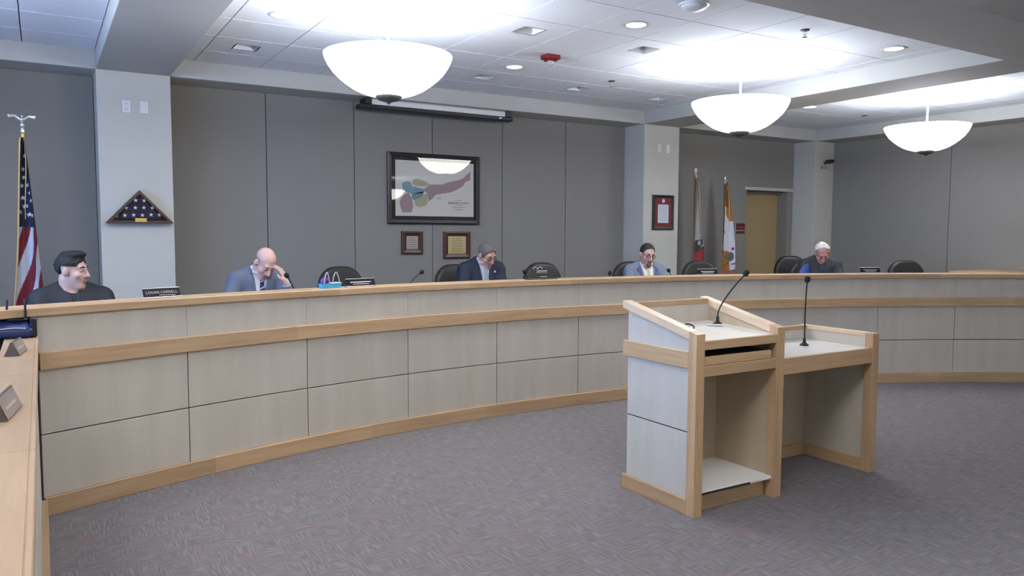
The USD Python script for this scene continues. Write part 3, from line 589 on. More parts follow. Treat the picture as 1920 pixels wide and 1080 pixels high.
def person(label, head, body_dir, face_dir, pitch, roll, lean, skin, hair, hair_col, outfit, arms=None, glasses=False, shoulder=0.0, extra=None, nd=.13, closed=True):
    bd = unit(body_dir); rz = math.atan2(-bd[0], bd[1]); c, s_ = math.cos(rz), math.sin(rz)
    off = np.array([c*lean[0]-s_*lean[1], s_*lean[0]+c*lean[1]]); o = np.array([head[0]-off[0], head[1]-off[1], PZ])
    t = T('person', label, 'person', o, math.degrees(rz)); fd = unit(face_dir)
    yaw = math.degrees(math.atan2(-fd[0], fd[1])-rz); Rh = rot(yaw, pitch, roll); hc = np.array([lean[0], lean[1], head[2]-PZ])
    H = lambda p: hc+Rh@np.array(p, float)
    lx, ly = lean; N = np.array([lx*.72, ly*.72-.015, hc[2]-nd]); mid = np.array([lx*.5, ly*.5, N[2]-.20])
    S = {q: N+np.array([q*(.165+shoulder), -.01, -.06]) for q in (-1, 1)}
    if arms is None: arms = {}
    E = {q: arms.get(('e', q), np.array([q*.25, .20+ly*.2, .80])) for q in (-1, 1)}; Wr = {q: arms.get(('w', q), np.array([q*.12, .45, .790])) for q in (-1, 1)}
    lo, hi = (-.42, -.24, 0), (.42, .68, hc[2]+.20)
    def torso(F, g):
        F.ell(mid, (.158+g+shoulder*.5, .112+g, .20+g), k=.05); F.ell((lx*.25, ly*.25+.01, .74), (.150+g, .120+g, .18+g), k=.05); F.ell((0, 0, .575), (.165+g, .13+g, .11+g), k=.05)
        F.cap(S[-1], S[1], .058+g, k=.05)
        for q in (-1, 1): F.cap(N+np.array([q*.035, -.02, .035]), S[q]+np.array([0, -.005, .022]), .036+g, .036+g, .04)
    # body: one continuous surface
    B = Field(lo, hi, .0065); torso(B, -.004)
    for q in (-1, 1):
        B.cap(S[q], E[q], .048, .040, .03); B.cap(E[q], Wr[q], .038, .026, .02)
        B.cap((q*.09, .02, .56), (q*.11, .44, .53), .08, .056, .03); B.cap((q*.11, .44, .53), (q*.11, .42, .10), .055, .038, .02); B.cap((q*.11, .40, .05), (q*.12, .55, .035), .038, .028, .02)
        if ('hand', q) in arms: hand(B, Wr[q], *arms[('hand', q)])
        else: hand(B, Wr[q], (-q*.45, .9, -.05), (0, 0, -1), (-q*.9, -.45, 0), .25)
    B.cap(N, H((0, -.03, -.055)), .060, .055, .03)
    B.ell(H((0, -.014, .045)), (.073, .094, .083), Rh, .03); B.ell(H((0, .026, -.035)), (.058, .068, .082), Rh, .03); B.cap(H((-.012, .064, -.104)), H((.012, .064, -.104)), .019, k=.03)
    B.cap(H((-.034, .078, .034)), H((.034, .078, .034)), .012, k=.02)
    for q in (-1, 1):
        B.ell(H((q*.032, .100, .012)), (.017, .014, .011), Rh, .010, 'sub'); B.ell(H((q*.044, .058, -.022)), (.02, .022, .02), Rh, .02)
        B.ell(H((q*.077, -.008, .0)), (.012, .021, .033), Rh@rot(q*18, 0, 0), .008); B.cap(H((q*.012, .095, -.028)), H((q*.013, .098, -.03)), .009, k=.01)
    B.cap(H((0, .090, .020)), H((0, .114, -.026)), .009, .0125, .010); B.cap(H((-.022, .098, -.063)), H((.022, .098, -.063)), .0025, k=.004, mode='sub')
    t.add('body', B.mesh(4), skin, True)
    for q in (-1, 1):
        t.add('eye', cat(ball(H((q*.032, .078, .011)), .0125, 2)), skin if closed else 'eye_white', True)
        if closed: t.add('eyelashes', tube([H((q*.021, .0895, .006)), H((q*.032, .0912, .003)), H((q*.043, .0865, .006))], .0018, 6), 'iris', True)
        else: t.add('iris', ball(H((q*.030, .0845, .010)), .0075, 1), 'iris', True)
        t.add('eyebrow', tube([H((q*.014, .0905, .034)), H((q*.03, .092, .038)), H((q*.047, .078, .034))], [.004, .005, .003], 8), hair_col if hair != 'white' else 'hair_grey', True)
    t.add('lips', cat(tube([H((-.022, .090, -.062)), H((0, .0985, -.058)), H((.022, .090, -.062))], [.002, .005, .002], 8), tube([H((-.02, .089, -.067)), H((0, .0975, -.071)), H((.02, .089, -.067))], [.002, .0055, .002], 8)), 'lips', True)
    # hair, in the head's own frame
    g = dict(full=.009, short=.008, bald=.004, slick=.006, white=.009)[hair]; Fh = Field((-.12, -.15, -.12), (.12, .14, .19), .005)
    Fh.ell((0, -.014, .045), (.073+g, .094+g, .083+g), k=.001)
    if hair == 'full': Fh.ell((0, .045, .122), (.05, .045, .022), k=.03); Fh.ell((.012, .0, .118), (.055, .07, .024), k=.02)
    if hair == 'white':
        for a in np.linspace(0, 2*math.pi, 9)[:-1]: Fh.ell((.050*math.cos(a), -.03+.06*math.sin(a), .068+.010*math.sin(3*a)), (.034, .034, .030), k=.014)
    X, Y, Z = np.meshgrid(*Fh.ax, indexing='ij')
    wob = (meshkit.noise(np.stack([X*60, Y*45, Z*45], -1), 3)-.5)*dict(full=.009, short=.007, bald=.004, slick=.004, white=.014)[hair]
    front = .085+(dict(full=.006, short=.002, bald=-.02, slick=-.008, white=-.042)[hair])       # y of the hairline at the forehead
    zl = .082+dict(full=.0, short=.002, bald=.0, slick=.016, white=.018)[hair]
    keep = (zl-Z)-(front-.012-Y)*1.7
    if hair == 'slick': keep = keep-np.maximum(.045-np.abs(X), 0)*.0+np.maximum(.0, np.abs(X)-.03)*.35
    keep = keep+wob*2.2
    if hair == 'full': keep = np.maximum(keep, np.minimum(.040-Z, Y+.045))
    keep = np.maximum(keep, -.072-Z)
    if hair == 'bald': keep = np.maximum(np.maximum(keep, Z-.048-wob*2), Y-.02)
    ear = np.sqrt((np.abs(X)-.085)**2+(Y+.004)**2+(Z+.002)**2)-.030
    Fh.D = np.maximum(np.maximum(Fh.D+wob*.8, (keep*.5).astype(np.float32)), -ear).astype(np.float32)
    hm = Fh.mesh(2); hm.vertices = hm.vertices@Rh.T+hc; t.add('hair', hm, hair_col, True)
    if glasses:
        rims = [tube([H((q*.033+.024*math.copysign(abs(math.cos(a))**.6, math.cos(a)), .098-.006*abs(math.cos(a)) if q*math.cos(a) > 0 else .100, .008+.014*math.copysign(abs(math.sin(a))**.6, math.sin(a)))) for a in np.linspace(0, 2*math.pi, 22)], .0022, 6) for q in (-1, 1)]
        t.add('glasses', cat(*rims, tube([H((-.011, .101, .012)), H((.011, .101, .012))], .002, 6), *[tube([H((q*.056, .092, .012)), H((q*.076, .03, .016)), H((q*.080, -.01, .012))], .002, 6) for q in (-1, 1)]), 'frame_black', True)
    # clothes
    o_ = outfit; nk = N+np.array([0, .005, .02])
    Sh = Field((-.3, -.22, .5), (.3, .5, hc[2]+.02), .008); torso(Sh, .006)
    for k in range(12):
        a, b = (2*math.pi*j/12 for j in (k, k+1)); up = (hc-N)*.12
        f = lambda w: N+up+np.array([.062*math.cos(w), .060*math.sin(w)+.004, .012-.014*math.sin(w)])
        if o_.get('collar', True): Sh.cap(f(a), f(b), .012, k=.006)
    Sh.cap(N+(H((0, -.03, -.055))-N)*.62, H((0, -.03, -.02)), .055, .058, .004, 'sub')
    t.add('shirt', Sh.mesh(3), o_['shirt'], True)
    J = Field(lo, hi, .008); torso(J, .017)
    for q in (-1, 1): J.cap(S[q], E[q], .068, .057, .03); J.cap(E[q], Wr[q]+(E[q]-Wr[q])*.16, .055, .042, .02)
    if o_.get('v', 0):
        zt, zv, wv = N[2]+.07, N[2]-o_['v'], o_.get('w', .085)
        J.op(lambda X, Y, Z: np.maximum(np.maximum((np.abs(X-mid[0]-(N[0]-mid[0])*np.clip((Z-mid[2])/(N[2]-mid[2]), 0, 1))-wv*(Z-zv)/(zt-zv))*.9, zv-Z), (mid[1]+.01)-Y+(Z-Z)), (mid[0]-.2, mid[1], zv), (mid[0]+.2, mid[1]+.4, zt+.05), .008, 'sub')
    J.cap(N+(H((0, -.03, -.055))-N)*.15, H((0, -.03, -.02)), .066, .07, .012, 'sub')
    t.add(o_.get('name', 'jacket'), J.mesh(3), o_['jacket'], True)
    for q in (-1, 1):
        w = Wr[q]+(E[q]-Wr[q])*.17; t.add('shirt_cuff', tube([w, Wr[q]+(E[q]-Wr[q])*.05], [.036, .034], 16), o_.get('cuff', o_['shirt']), True)
    if o_.get('lapel'):
        zt, zv = N[2]+.02, N[2]-o_['v']+.01; wv = o_.get('w', .085); m_ = N[0]
        for q in (-1, 1):
            P = Polygon([(m_+q*(wv*.80+.004), zt), (m_+q*(wv*.80+.062), zt-.035), (m_+q*(wv*.7+.066), zt-.075), (m_+q*(wv*.7+.046), zt-.080), (m_+q*.03, zv+.01), (m_+q*.004, zv)])
            t.add('lapel', drape(J, P.buffer(0), .002, .005), o_['lapel'], 40)
    if o_.get('tie'):
        m_ = N[0]; z = N[2]+.012
        t.add('tie', drape(Sh, Polygon([(m_-.015, z), (m_+.015, z), (m_+.011, z-.03), (m_+.034, z-.30), (m_, z-.34), (m_-.034, z-.30), (m_-.011, z-.03)]), .006, .006), o_['tie'], 40)
        if o_.get('stripe'):
            for j in range(5):
                zz = z-.055-.055*j; w = .013+.02*(.055+.055*j)/.3
                t.add('tie_stripe', drape(Sh, Polygon([(m_-w, zz), (m_+w, zz-.018), (m_+w, zz-.028), (m_-w, zz-.010)]), .0125, .001, .006), o_['stripe'], 40)
    tr = Field((-.3, -.24, 0), (.3, .68, .75), .009); tr.ell((0, 0, .575), (.185, .148, .125), k=.05)
    for q in (-1, 1): tr.cap((q*.09, .02, .56), (q*.11, .44, .53), .096, .072, .03); tr.cap((q*.11, .44, .53), (q*.11, .42, .11), .07, .055, .02)
    t.add('trousers', tr.mesh(2), 'trousers', True)
    for q in (-1, 1): t.add('shoe', sphull([((q*.11, .38, .045), .044), ((q*.11, .42, .075), .045), ((q*.12, .56, .036), .035), ((q*.12, .60, .032), .030)]), 'shoe', 40)
    if extra: extra(t, J, Sh, N, H, mid)
    # the chair under the person
    return t, o, rz
def seat_for(o, rz, label, back=.03, side=0.0):
    c, s_ = math.cos(rz), math.sin(rz); copy(ch0, (o[0]+s_*back+c*side, o[1]-c*back+s_*side, PZ), math.degrees(rz), label, 'chair', 'office chairs behind the bench')

def ex_badge(t, J, Sh, N, H, mid):
    z = N[2]-.185; x = mid[0]-.02; y = float(J.front(np.array([x]), np.array([z]))[0])
    t.add('lanyard', cat(drape(Sh, Polygon([(N[0]-.055, N[2]), (N[0]-.045, N[2]), (x+.006, z+.03), (x-.006, z+.03)]), .022, .003), drape(Sh, Polygon([(N[0]+.055, N[2]), (N[0]+.045, N[2]), (x+.006, z+.03), (x-.006, z+.03)]), .022, .003)), 'cloth_navy', 40)
    t.add('name_badge', bx(x-.03, x+.03, y+.004, y+.009, z-.045, z+.03, .002), 'paper')
p1, o1, r1 = person('dark-haired man in a black jacket with a white badge, beside the striped flag', (.178, 6.22, 1.318), (.12, -1), (.88, -.475), 3, 0, (.0, .03), 'skin_a', 'full', 'hair_black',
    dict(shirt='cloth_black', jacket='cloth_black', v=.10, w=.03, collar=False, cuff='cloth_black'), shoulder=.025, extra=ex_badge, nd=.138, closed=False)
def ex_p2(t, J, Sh, N, H, mid): pass
Hd2 = (1.556, 6.44, 1.342)
p2, o2, r2 = person('bald man in a slate-blue suit resting his forehead on his raised hand', Hd2, (.02, -1), (.26, -.96), 42, -6, (-.09, .20), 'skin_b', 'bald', 'hair_thin',
    dict(shirt='shirt_white', jacket='cloth_slate', v=.30, w=.075, lapel='cloth_slate', tie='tie_navy', stripe='tie_stripe'), shoulder=.015, nd=.085,
    arms={('e', -1): np.array([-.265, .34, .80]), ('w', -1): np.array([-.215, .375, 1.035]), ('hand', -1): ((.30, -.12, .95), (.75, -.62, .1), (.45, .75, -.1), .55, .3)})
p3, o3, r3 = person('grey-haired man in a navy jacket and open pale blue shirt looking down at the bench', (3.80, 6.72, 1.372), (-.02, -1), (.20, -.98), 27, 4, (-.09, .12), 'skin_c', 'short', 'hair_grey',
    dict(shirt='shirt_sky', jacket='cloth_navy', v=.34, w=.072, lapel='cloth_navy', tie='tie_grey'), glasses=True, shoulder=.02, nd=.085,
    extra=lambda t, J, Sh, N, H, mid: t.add('lapel_pin', drape(J, Point(N[0]-.105, N[2]-.075).buffer(.011, 6), .008, .003, .005), 'star_white', 40))
def ex_p4(t, J, Sh, N, H, mid):
    t.add('goatee', cat(tube([H((-.024, .082, -.078)), H((-.018, .082, -.098)), H((0, .082, -.108)), H((.018, .082, -.098)), H((.024, .082, -.078))], [.006, .008, .011, .008, .006], 10), tube([H((-.026, .087, -.055)), H((0, .098, -.049)), H((.026, .087, -.055))], [.003, .005, .003], 8)), 'beard', True)
p4, o4, r4 = person('man with slicked dark hair, glasses and goatee in a blue-grey jacket and yellow tie', (5.80, 6.60, 1.357), (-.30, -.95), (-.24, -.97), 16, -4, (-.0, .08), 'skin_d', 'slick', 'hair_dark',
    dict(shirt='shirt_white', jacket='cloth_steel', v=.34, w=.085, lapel='cloth_lapel', tie='tie_yellow'), glasses=True, shoulder=.015, extra=ex_p4, nd=.13)
def ex_p5(t, J, Sh, N, H, mid):
    t.add('blue_sleeve', None or drape(J, Polygon([(.135, N[2]-.03), (.20, N[2]-.05), (.25, N[2]-.13), (.27, N[2]-.24), (.15, N[2]-.24), (.13, N[2]-.12)]), .004, .004), 'cloth_blue', 40)
p5, o5, r5 = person('white-haired man in a dark sweater with a blue sleeve, looking down at the bench', (7.95, 5.93, 1.365), (-.62, -.78), (-.66, -.75), 38, 4, (-.02, .10), 'skin_e', 'white', 'hair_white',
    dict(shirt='shirt_dark', jacket='cloth_sweater', v=.16, w=.06, name='sweater', cuff='cloth_blue'), shoulder=.01, extra=ex_p5, nd=.085)
lowered = chair('dark lowered chair hidden behind the man in the black jacket', (o1[0], o1[1]+.03, PZ), math.degrees(r1), tall=-.09)
copy(lowered, (o2[0]+.10, o2[1]+.0, PZ), math.degrees(r2), 'dark lowered chair hidden behind the bald man in the slate-blue suit', 'chair', 'office chairs behind the bench')
seat_for(o3, r3, 'dark chair showing at the left shoulder of the man in the navy jacket', .06, .05); seat_for(o4, r4, 'dark chair behind the man with the yellow tie', .05, .03); seat_for(o5, r5, 'dark grey chair behind the white-haired man', .06, .04)

# ------------------------------------------------------------------ things on the walls
WY = YB                                        # face of the fabric
def frame_parts(t, x0, x1, z0, z1, y, w, d, mat, name='frame'):
    o = [(x0, z0), (x1, z0), (x1, z1), (x0, z1)]; i = [(x0+w, z0+w), (x1-w, z0+w), (x1-w, z1-w), (x0+w, z1-w)]
    for k in range(4):
        a, b, c, e = o[k], o[(k+1) % 4], i[(k+1) % 4], i[k]
        P = [(a[0], y, a[1]), (b[0], y, b[1]), (c[0], y, c[1]), (e[0], y, e[1])]; m = .35
        Q = [(p[0]+(q[0]-p[0])*m, y-d, p[2]+(q[2]-p[2])*m) for p, q in zip(P, (P[3], P[2], P[1], P[0]))]
        R = [(P[3][0], y-d*.72, P[3][2]), (P[2][0], y-d*.72, P[2][2])]
        O = [(P[0][0], y-d*.8, P[0][2]), (P[1][0], y-d*.8, P[1][2])]
        t.add(name, hull(P+Q[:2]+R+O), mat)
mp = T('framed_map', 'large framed county map with violet, blue and olive areas under glass on the back wall', 'map', (4.05, WY, 1.7), world=True)
frame_parts(mp, 3.452, 4.668, 1.70, 2.535, WY, .05, .035, 'frame_black')
mp.add('mount', bx(3.495, 4.625, WY-.012, WY-.002, 1.745, 2.49), 'mat_black')
px0, px1, pz0, pz1 = 3.552, 4.590, 1.795, 2.447
mp.add('map_sheet', bx(px0, px1, WY-.0145, WY-.012, pz0, pz1), 'paper')
def sheet(pts): return on_back(extr(Polygon([(px0+u*(px1-px0), pz1-v*(pz1-pz0)) for u, v in pts]).buffer(0), .0008), 0, WY-.0145, 0)
for n, mt, pts in (('map_region', 'map_blue', [(.08, .42), (.12, .38), (.185, .38), (.20, .46), (.345, .50), (.36, .52), (.34, .58), (.20, .60), (.09, .55)]),
        ('map_region', 'map_teal', [(.20, .60), (.34, .55), (.345, .62), (.30, .67), (.25, .70), (.235, .72), (.20, .68)]),
        ('map_region', 'map_olive', [(.21, .34), (.26, .325), (.31, .335), (.39, .38), (.43, .42), (.36, .46), (.27, .455), (.21, .43)]),
        ('map_region', 'map_olive', [(.235, .72), (.30, .67), (.345, .62), (.395, .58), (.40, .76), (.36, .82), (.29, .84), (.24, .80)]),
        ('map_region', 'map_violet', [(.05, .75), (.07, .68), (.115, .61), (.16, .58), (.20, .68), (.21, .76), (.215, .84), (.20, .93), (.085, .94), (.06, .84)]),
        ('map_region', 'map_violet', [(.355, .50), (.43, .42), (.59, .41), (.66, .365), (.77, .33), (.85, .29), (.90, .22), (.955, .145), (.955, .31), (.89, .34), (.86, .42), (.80, .48), (.70, .55), (.60, .575), (.50, .605), (.455, .68), (.41, .73), (.395, .58), (.36, .55)])):
    mp.add(n, sheet(pts), mt)
def mtext(s_, u, v, h, bold=False): m = text(s_, h, .0006, bold=bold); m.apply_translation((px0+u*(px1-px0), pz1-v*(pz1-pz0), 0)); return on_back(m, 0, WY-.0145, 0)
mp.add('map_title', cat(mtext('AMADOR COUNTY', .80, .765, .024, True), mtext('CALIFORNIA', .80, .80, .011)), 'ink')
mp.add('map_notes', cat(*[bx(px0+(u-w/2)*(px1-px0), px0+(u+w/2)*(px1-px0), WY-.0152, WY-.0145, pz1-v*(pz1-pz0), pz1-v*(pz1-pz0)+.004) for u, v, w in ((.80, .825, .17), (.80, .865, .12), (.80, .89, .05), (.80, .70, .10), (.54, .66, .06), (.54, .68, .05))]), 'ink')
mp.add('glass', bx(3.502, 4.618, WY-.0225, WY-.0205, 1.75, 2.485), 'pane')
def plaque(label, x0, x1, z0, z1, w, plate, pin, lines):
    t = T('wall_plaque', label, 'plaque', ((x0+x1)/2, WY, z0), world=True)
    frame_parts(t, x0, x1, z0, z1, WY, w, .03, 'dark_wood'); t.add('backing', bx(x0+w*.8, x1-w*.8, WY-.014, WY-.002, z0+w*.8, z1-w*.8), 'mat_black' if pin else 'dark_wood')
    t.add('engraved_plate', bx(x0+pin, x1-pin, WY-.017, WY-.014, z0+pin, z1-pin), plate)
    n = lines; H_ = z1-z0-2*pin; ln = []
    for k in range(n):
        z = z1-pin-H_*(k+1.2)/(n+1.4); w_ = (x1-x0-2*pin)*(.30 if k else .22); ln.append(bx((x0+x1)/2-w_, (x0+x1)/2+w_, WY-.0175, WY-.017, z, z+.004))
    t.add('engraved_lines', cat(*ln), 'ink' if plate == 'pewter_plate' else 'frame_black')
plaque('small square dark-wood plaque with a grey-pink plate, left one below the framed map', 3.626, 3.898, 1.343, 1.618, .052, 'pewter_plate', .060, 5)
plaque('dark-wood plaque with a golden plate, right one below the framed map', 4.178, 4.54, 1.285, 1.615, .052, 'brass_plate', .058, 7)
YP = 8.05                                      # face of the pilasters
ct = T('framed_certificate', 'certificate in a burgundy mat and dark frame on the right pilaster', 'picture frame', (7.34, YP, 1.65), world=True)
frame_parts(ct, 7.150, 7.533, 1.652, 2.128, YP, .035, .025, 'frame_black'); ct.add('mat', bx(7.18, 7.503, YP-.012, YP-.002, 1.682, 2.098), 'mat_burgundy')
ct.add('certificate', bx(7.245, 7.440, YP-.0135, YP-.012, 1.745, 1.998), 'paper_blue')
ct.add('text_lines', cat(*[bx(7.27, 7.415, YP-.014, YP-.0135, z, z+.003) for z in np.arange(1.775, 1.98, .019)]), 'map_violet')
ct.add('gold_seal', on_back(extr(Polygon([((.034 if k % 2 else .030)*math.cos(k*math.pi/20), (.034 if k % 2 else .030)*math.sin(k*math.pi/20)) for k in range(40)]), .004), 7.342, YP-.012, 2.048), 'pewter_plate')
ct.add('seal_center', on_back(extr(Point(0, 0).buffer(.018), .002), 7.342, YP-.016, 2.048), 'paper')
# memorial flag case
fc = T('flag_case', 'triangular dark-wood case with a folded starry navy flag on the left pilaster', 'flag case', (.80, YP, 1.68), world=True)
tri = Polygon([(.512, 1.680), (1.085, 1.680), (.798, 1.982)]); inn = tri.buffer(-.022, join_style=2)
pts_o = list(tri.exterior.coords)[:3]; pts_i = sorted(list(inn.exterior.coords)[:3], key=lambda p: [np.hypot(p[0]-q[0], p[1]-q[1]) for q in pts_o].index(min(np.hypot(p[0]-q[0], p[1]-q[1]) for q in pts_o)))
for k in range(3):
    q = Polygon([pts_o[k], pts_o[(k+1) % 3], pts_i[(k+1) % 3], pts_i[k]]); fc.add('frame', on_back(extr(q, .085), 0, YP, 0), 'dark_wood')
fc.add('back_board', on_back(extr(inn, .006), 0, YP, 0), 'dark_wood')
fold = m3.Manifold.batch_hull([m3.Manifold.sphere(.02, 16).translate((x, YP-.045, z)) for x, z in inn.buffer(-.022, join_style=2).exterior.coords[:3]]); fc.add('folded_flag', cat(fold), 'navy_cloth', 40)
for u, z in [(-.034, 1.888), (.038, 1.888), (-.115, 1.818), (-.038, 1.820), (.034, 1.822), (.106, 1.822), (-.200, 1.742), (-.128, 1.748), (-.054, 1.752), (.020, 1.752), (.094, 1.756), (.166, 1.756)]:
    fc.add('star', on_back(extr(star(.021), .003), .798+u, YP-.0635, z), 'star_white')
fc.add('brass_plate', bx(.753, .852, YP-.088, YP-.084, 1.688, 1.724, .001), 'brass')
fc.add('glass', on_back(extr(inn.buffer(-.001, join_style=2), .002), 0, YP-.078, 0), 'pane')
# outlets high on the pilasters
def wall_plate(label, x, z, outlet):
    t = T('outlet_plate' if outlet else 'blank_plate', label, 'outlet' if outlet else 'cover plate', (x, YP, z))
    t.add('plate', bx(-.036, .036, -.006, 0, -.057, .057, .003), 'white_plastic')
    if outlet:
        for s in (-1, 1):
            sk = t.add('socket', bx(-.017, .017, -.0075, -.005, s*.025-.015, s*.025+.015, .001), 'white_metal')
            t.add('slots', cat(*[bx(q*.008-.0014, q*.008+.0014, -.0082, -.007, s*.025-.004, s*.025+.006) for q in (-1, 1)]), 'groove', parent=sk)
    t.add('screw', lathe([(0, 0), (.003, 0), (.003, .001), (0, .001)], 10), 'grey_metal')
wall_plate('white outlet plate high on the left pilaster', .717, 2.755, True); wall_plate('blank white cover plate high on the left pilaster, right of the outlet', .866, 2.757, False)
wall_plate('white outlet plate high on the right pilaster', 7.26, 2.76, True); wall_plate('blank white cover plate high on the right pilaster, right of the outlet', 7.418, 2.76, False)
# room sign by the door
sg = T('room_sign', 'small dark red room sign beside the door', 'sign', (9.335, WY, 1.6), world=True)
sg.add('plate', bx(9.242, 9.43, WY-.008, WY, 1.655, 1.762, .001), 'sign_red'); sg.add('lower_plate', bx(9.242, 9.43, WY-.008, WY, 1.603, 1.648, .001), 'sign_red')
sg.add('divider', bx(9.238, 9.434, WY-.006, WY, 1.648, 1.655), 'white_plastic'); sg.add('lettering', bx(9.275, 9.395, WY-.009, WY-.008, 1.698, 1.704), 'pewter_plate')
# wall camera on the corner pilaster
wc = T('wall_camera', 'small black camera on a bracket on the corner pilaster', 'camera', (10.79, YP, 2.72), world=True)
wc.add('bracket', tube([(10.77, YP, 2.73), (10.77, YP-.04, 2.73), (10.77, YP-.07, 2.75)], .012, 8), 'dark_metal', True)
wc.add('camera_body', map_axes(bx(-.05, .05, -.05, .05, -.028, .028, .008), (.94, .25, .22), (-.25, .97, 0), (-.22, .05, .97), (10.77, YP-.10, 2.755)), 'black_plastic')
for x in (10.70, 10.79): wc.add('junction_box', bx(x-.022, x+.022, YP-.02, YP, 2.64, 2.685, .003), 'grey_metal')
# projection screen under the back soffit
sc = T('projection_screen', 'rolled-up projection screen with a white case and black bottom bar under the back soffit', 'screen', (4.0, 8.2, 2.96), world=True)
sc.add('case', yz_prism([(8.13, 3.0), (8.13, 3.055), (8.145, ZS-.001), (8.26, ZS-.001), (8.27, 3.055), (8.27, 3.0)], 3.13, 4.86), 'white_metal')
for x in (3.07, 4.855): sc.add('end_cap', bx(x, x+.075, 8.11, 8.29, 3.0, ZS-.001, .006), 'black_plastic')
sc.add('bottom_bar', bx(3.01, 4.965, 8.12, 8.26, 2.955, 3.003, .008), 'black_plastic'); sc.add('maker_plate', bx(4.76, 4.80, 8.117, 8.12, 2.975, 2.987), 'silver')

# ------------------------------------------------------------------ flags
def flag(label, name, x, y, top, pole_mat, finial, paint, w0, w1, length, drop, folds, turn=0, fringe=None, u_off=0.0):
    t = T(name, label, 'flag', (x, y, PZ), rz=turn); L = top-PZ
    t.add('stand', lathe([(0, 0), (.15, 0), (.15, .015), (.06, .035), (.03, .07), (.022, .16), (0, .16)], 32), 'brass', 35)
    t.add('pole', lathe([(0, .02), (.014, .02), (.013, L-.10), (0, L-.10)], 14), pole_mat, 35)
    finial(t, L)
    nu, nv = 70, int(length/.006); us = np.linspace(0, 1, nu); vs = np.linspace(0, 1, nv); U, V = np.meshgrid(us, vs)
    wid = w0+(w1-w0)*np.minimum(V*1.15, 1)**.8; amp = (.012+.055*np.minimum(V*1.5, 1)); ph = folds*2*math.pi*U+1.2*V
    X = (U-.5+u_off)*wid+.012*np.sin(3*V+5*U); Y = -.03-amp*(.5+.5*np.sin(ph))-.012*np.sin(2.3*ph+1); Z = L-drop-V*length*(1-.05*U)
    X = X+.35*amp*np.cos(ph)
    P = np.stack([X, Y, Z], -1).reshape(-1, 3); Fs = []
    for i in range(nv-1):
        a = i*nu+np.arange(nu-1); Fs.append(np.stack([a, a+nu, a+nu+1], 1)); Fs.append(np.stack([a, a+nu+1, a+1], 1))
    F = np.vstack(Fs); n = len(P); N_ = trimesh.Trimesh(P, F, process=False).vertex_normals
    rim = [(i, i+1) for i in range(nu-1)]+[((i)*nu+nu-1, (i+1)*nu+nu-1) for i in range(nv-1)]+[((nv-1)*nu+i+1, (nv-1)*nu+i) for i in range(nu-1)]+[((i+1)*nu, i*nu) for i in range(nv-1)]
    Fa = np.vstack([F, F[:, ::-1]+n, np.array([(a, b, b+n) for a, b in rim]), np.array([(a, b+n, a+n) for a, b in rim])])
    m = trimesh.Trimesh(np.vstack([P, P-N_*.0015]), Fa, process=False)
    if m.volume < 0: m.invert()
    col = paint(U, V).reshape(-1, 3); t.add('cloth', m, 'printed', True, color=np.vstack([col, col]))
    if fringe: t.add('fringe', tube(np.stack([X[:, 0], Y[:, 0], Z[:, 0]], -1)[::6], .008, 6), fringe, True)
    t.add('cord', tube(spline([(.0, -.02, L-drop+.03), (.014, -.05, L-drop-.1), (.012, -.085, L-drop-.35), (-.002, -.10, L-drop-.7)], 20), .0035, 6), 'brass', True); t.add('cord_knot', sphull([((0, -.012, L-drop+.03), .018), ((.004, -.016, L-drop-.02), .013)]), 'brass', 40)
    return t
def eagle(t, L):
    t.add('ferrule', lathe([(0, L-.12), (.018, L-.12), (.02, L-.09), (.012, L-.075), (.022, L-.06), (.02, L-.045), (0, L-.04)], 20), 'silver', 35)
    t.add('eagle_body', cat(ball((0, 0, L-.02), .022, 2, (.8, .8, 1.0)), ), 'silver', True) if False else t.add('eagle_body', sphull([((0, 0, L-.035), .012), ((0, -.005, L-.005), .017)]), 'silver', 40)
    for q in (-1, 1): t.add('eagle_wing', cat(sphull([((q*.012, 0, L-.006), .012), ((q*.05, .005, L+.024), .011)]), sphull([((q*.05, .005, L+.024), .011), ((q*.098, .0, L+.026), .009), ((q*.092, 0, L+.008), .006)])), 'silver', 40)
    t.add('eagle_head', ball((0, -.012, L+.022), .011, 2), 'silver', True)
def us_paint(U, V):
    c = np.zeros(U.shape+(3,)); red, white, blue = (.16, .012, .025), (.50, .53, .66), (.013, .016, .052)
    s_ = V*1.62+U*.95; k = np.floor((s_+.02)/.24).astype(int)
    c[:] = np.where((k % 2 == 0)[..., None], white, red)
    canton = (V < .47+.03*U)&(U > .16); c[canton] = blue; c[(U <= .16)] = red; c[(U <= .16)&(V < .40)] = (.03, .02, .03)
    for u, v in [(.55, .10), (.42, .17), (.50, .215), (.68, .26), (.78, .305), (.42, .325), (.86, .35), (.52, .37), (.66, .42), (.35, .26), (.30, .40), (.86, .43)]:
        du, dv = (U-u)*.155, (V-v)*1.6; a = np.arctan2(-dv, du)-math.pi/2; rr = np.hypot(du, dv); lim = .021*np.cos(math.pi/5)/np.cos((a % (2*math.pi/5))-math.pi/5)
        lim = np.where(True, .021*(.38+.62*np.abs(((a/(2*math.pi/5)) % 1)-.5)*2)**1.0, lim); c[canton & (rr < lim)] = (.62, .63, .72)
    return c
flag('red and white striped flag with starry navy corner below a silver eagle', 'national_flag', -.105, 7.92, 2.56, 'gold_pole', eagle, us_paint, .045, .245, 1.62, .16, 1.4, fringe='gold_pole', u_off=.0)
def spear(t, L): t.add('finial', cat(lathe([(0, L-.12), (.016, L-.12), (.018, L-.09), (.010, L-.075), (.022, L-.05), (.026, L-.03), (.012, L-.005), (0, L)], 20)), 'star_white', 35)
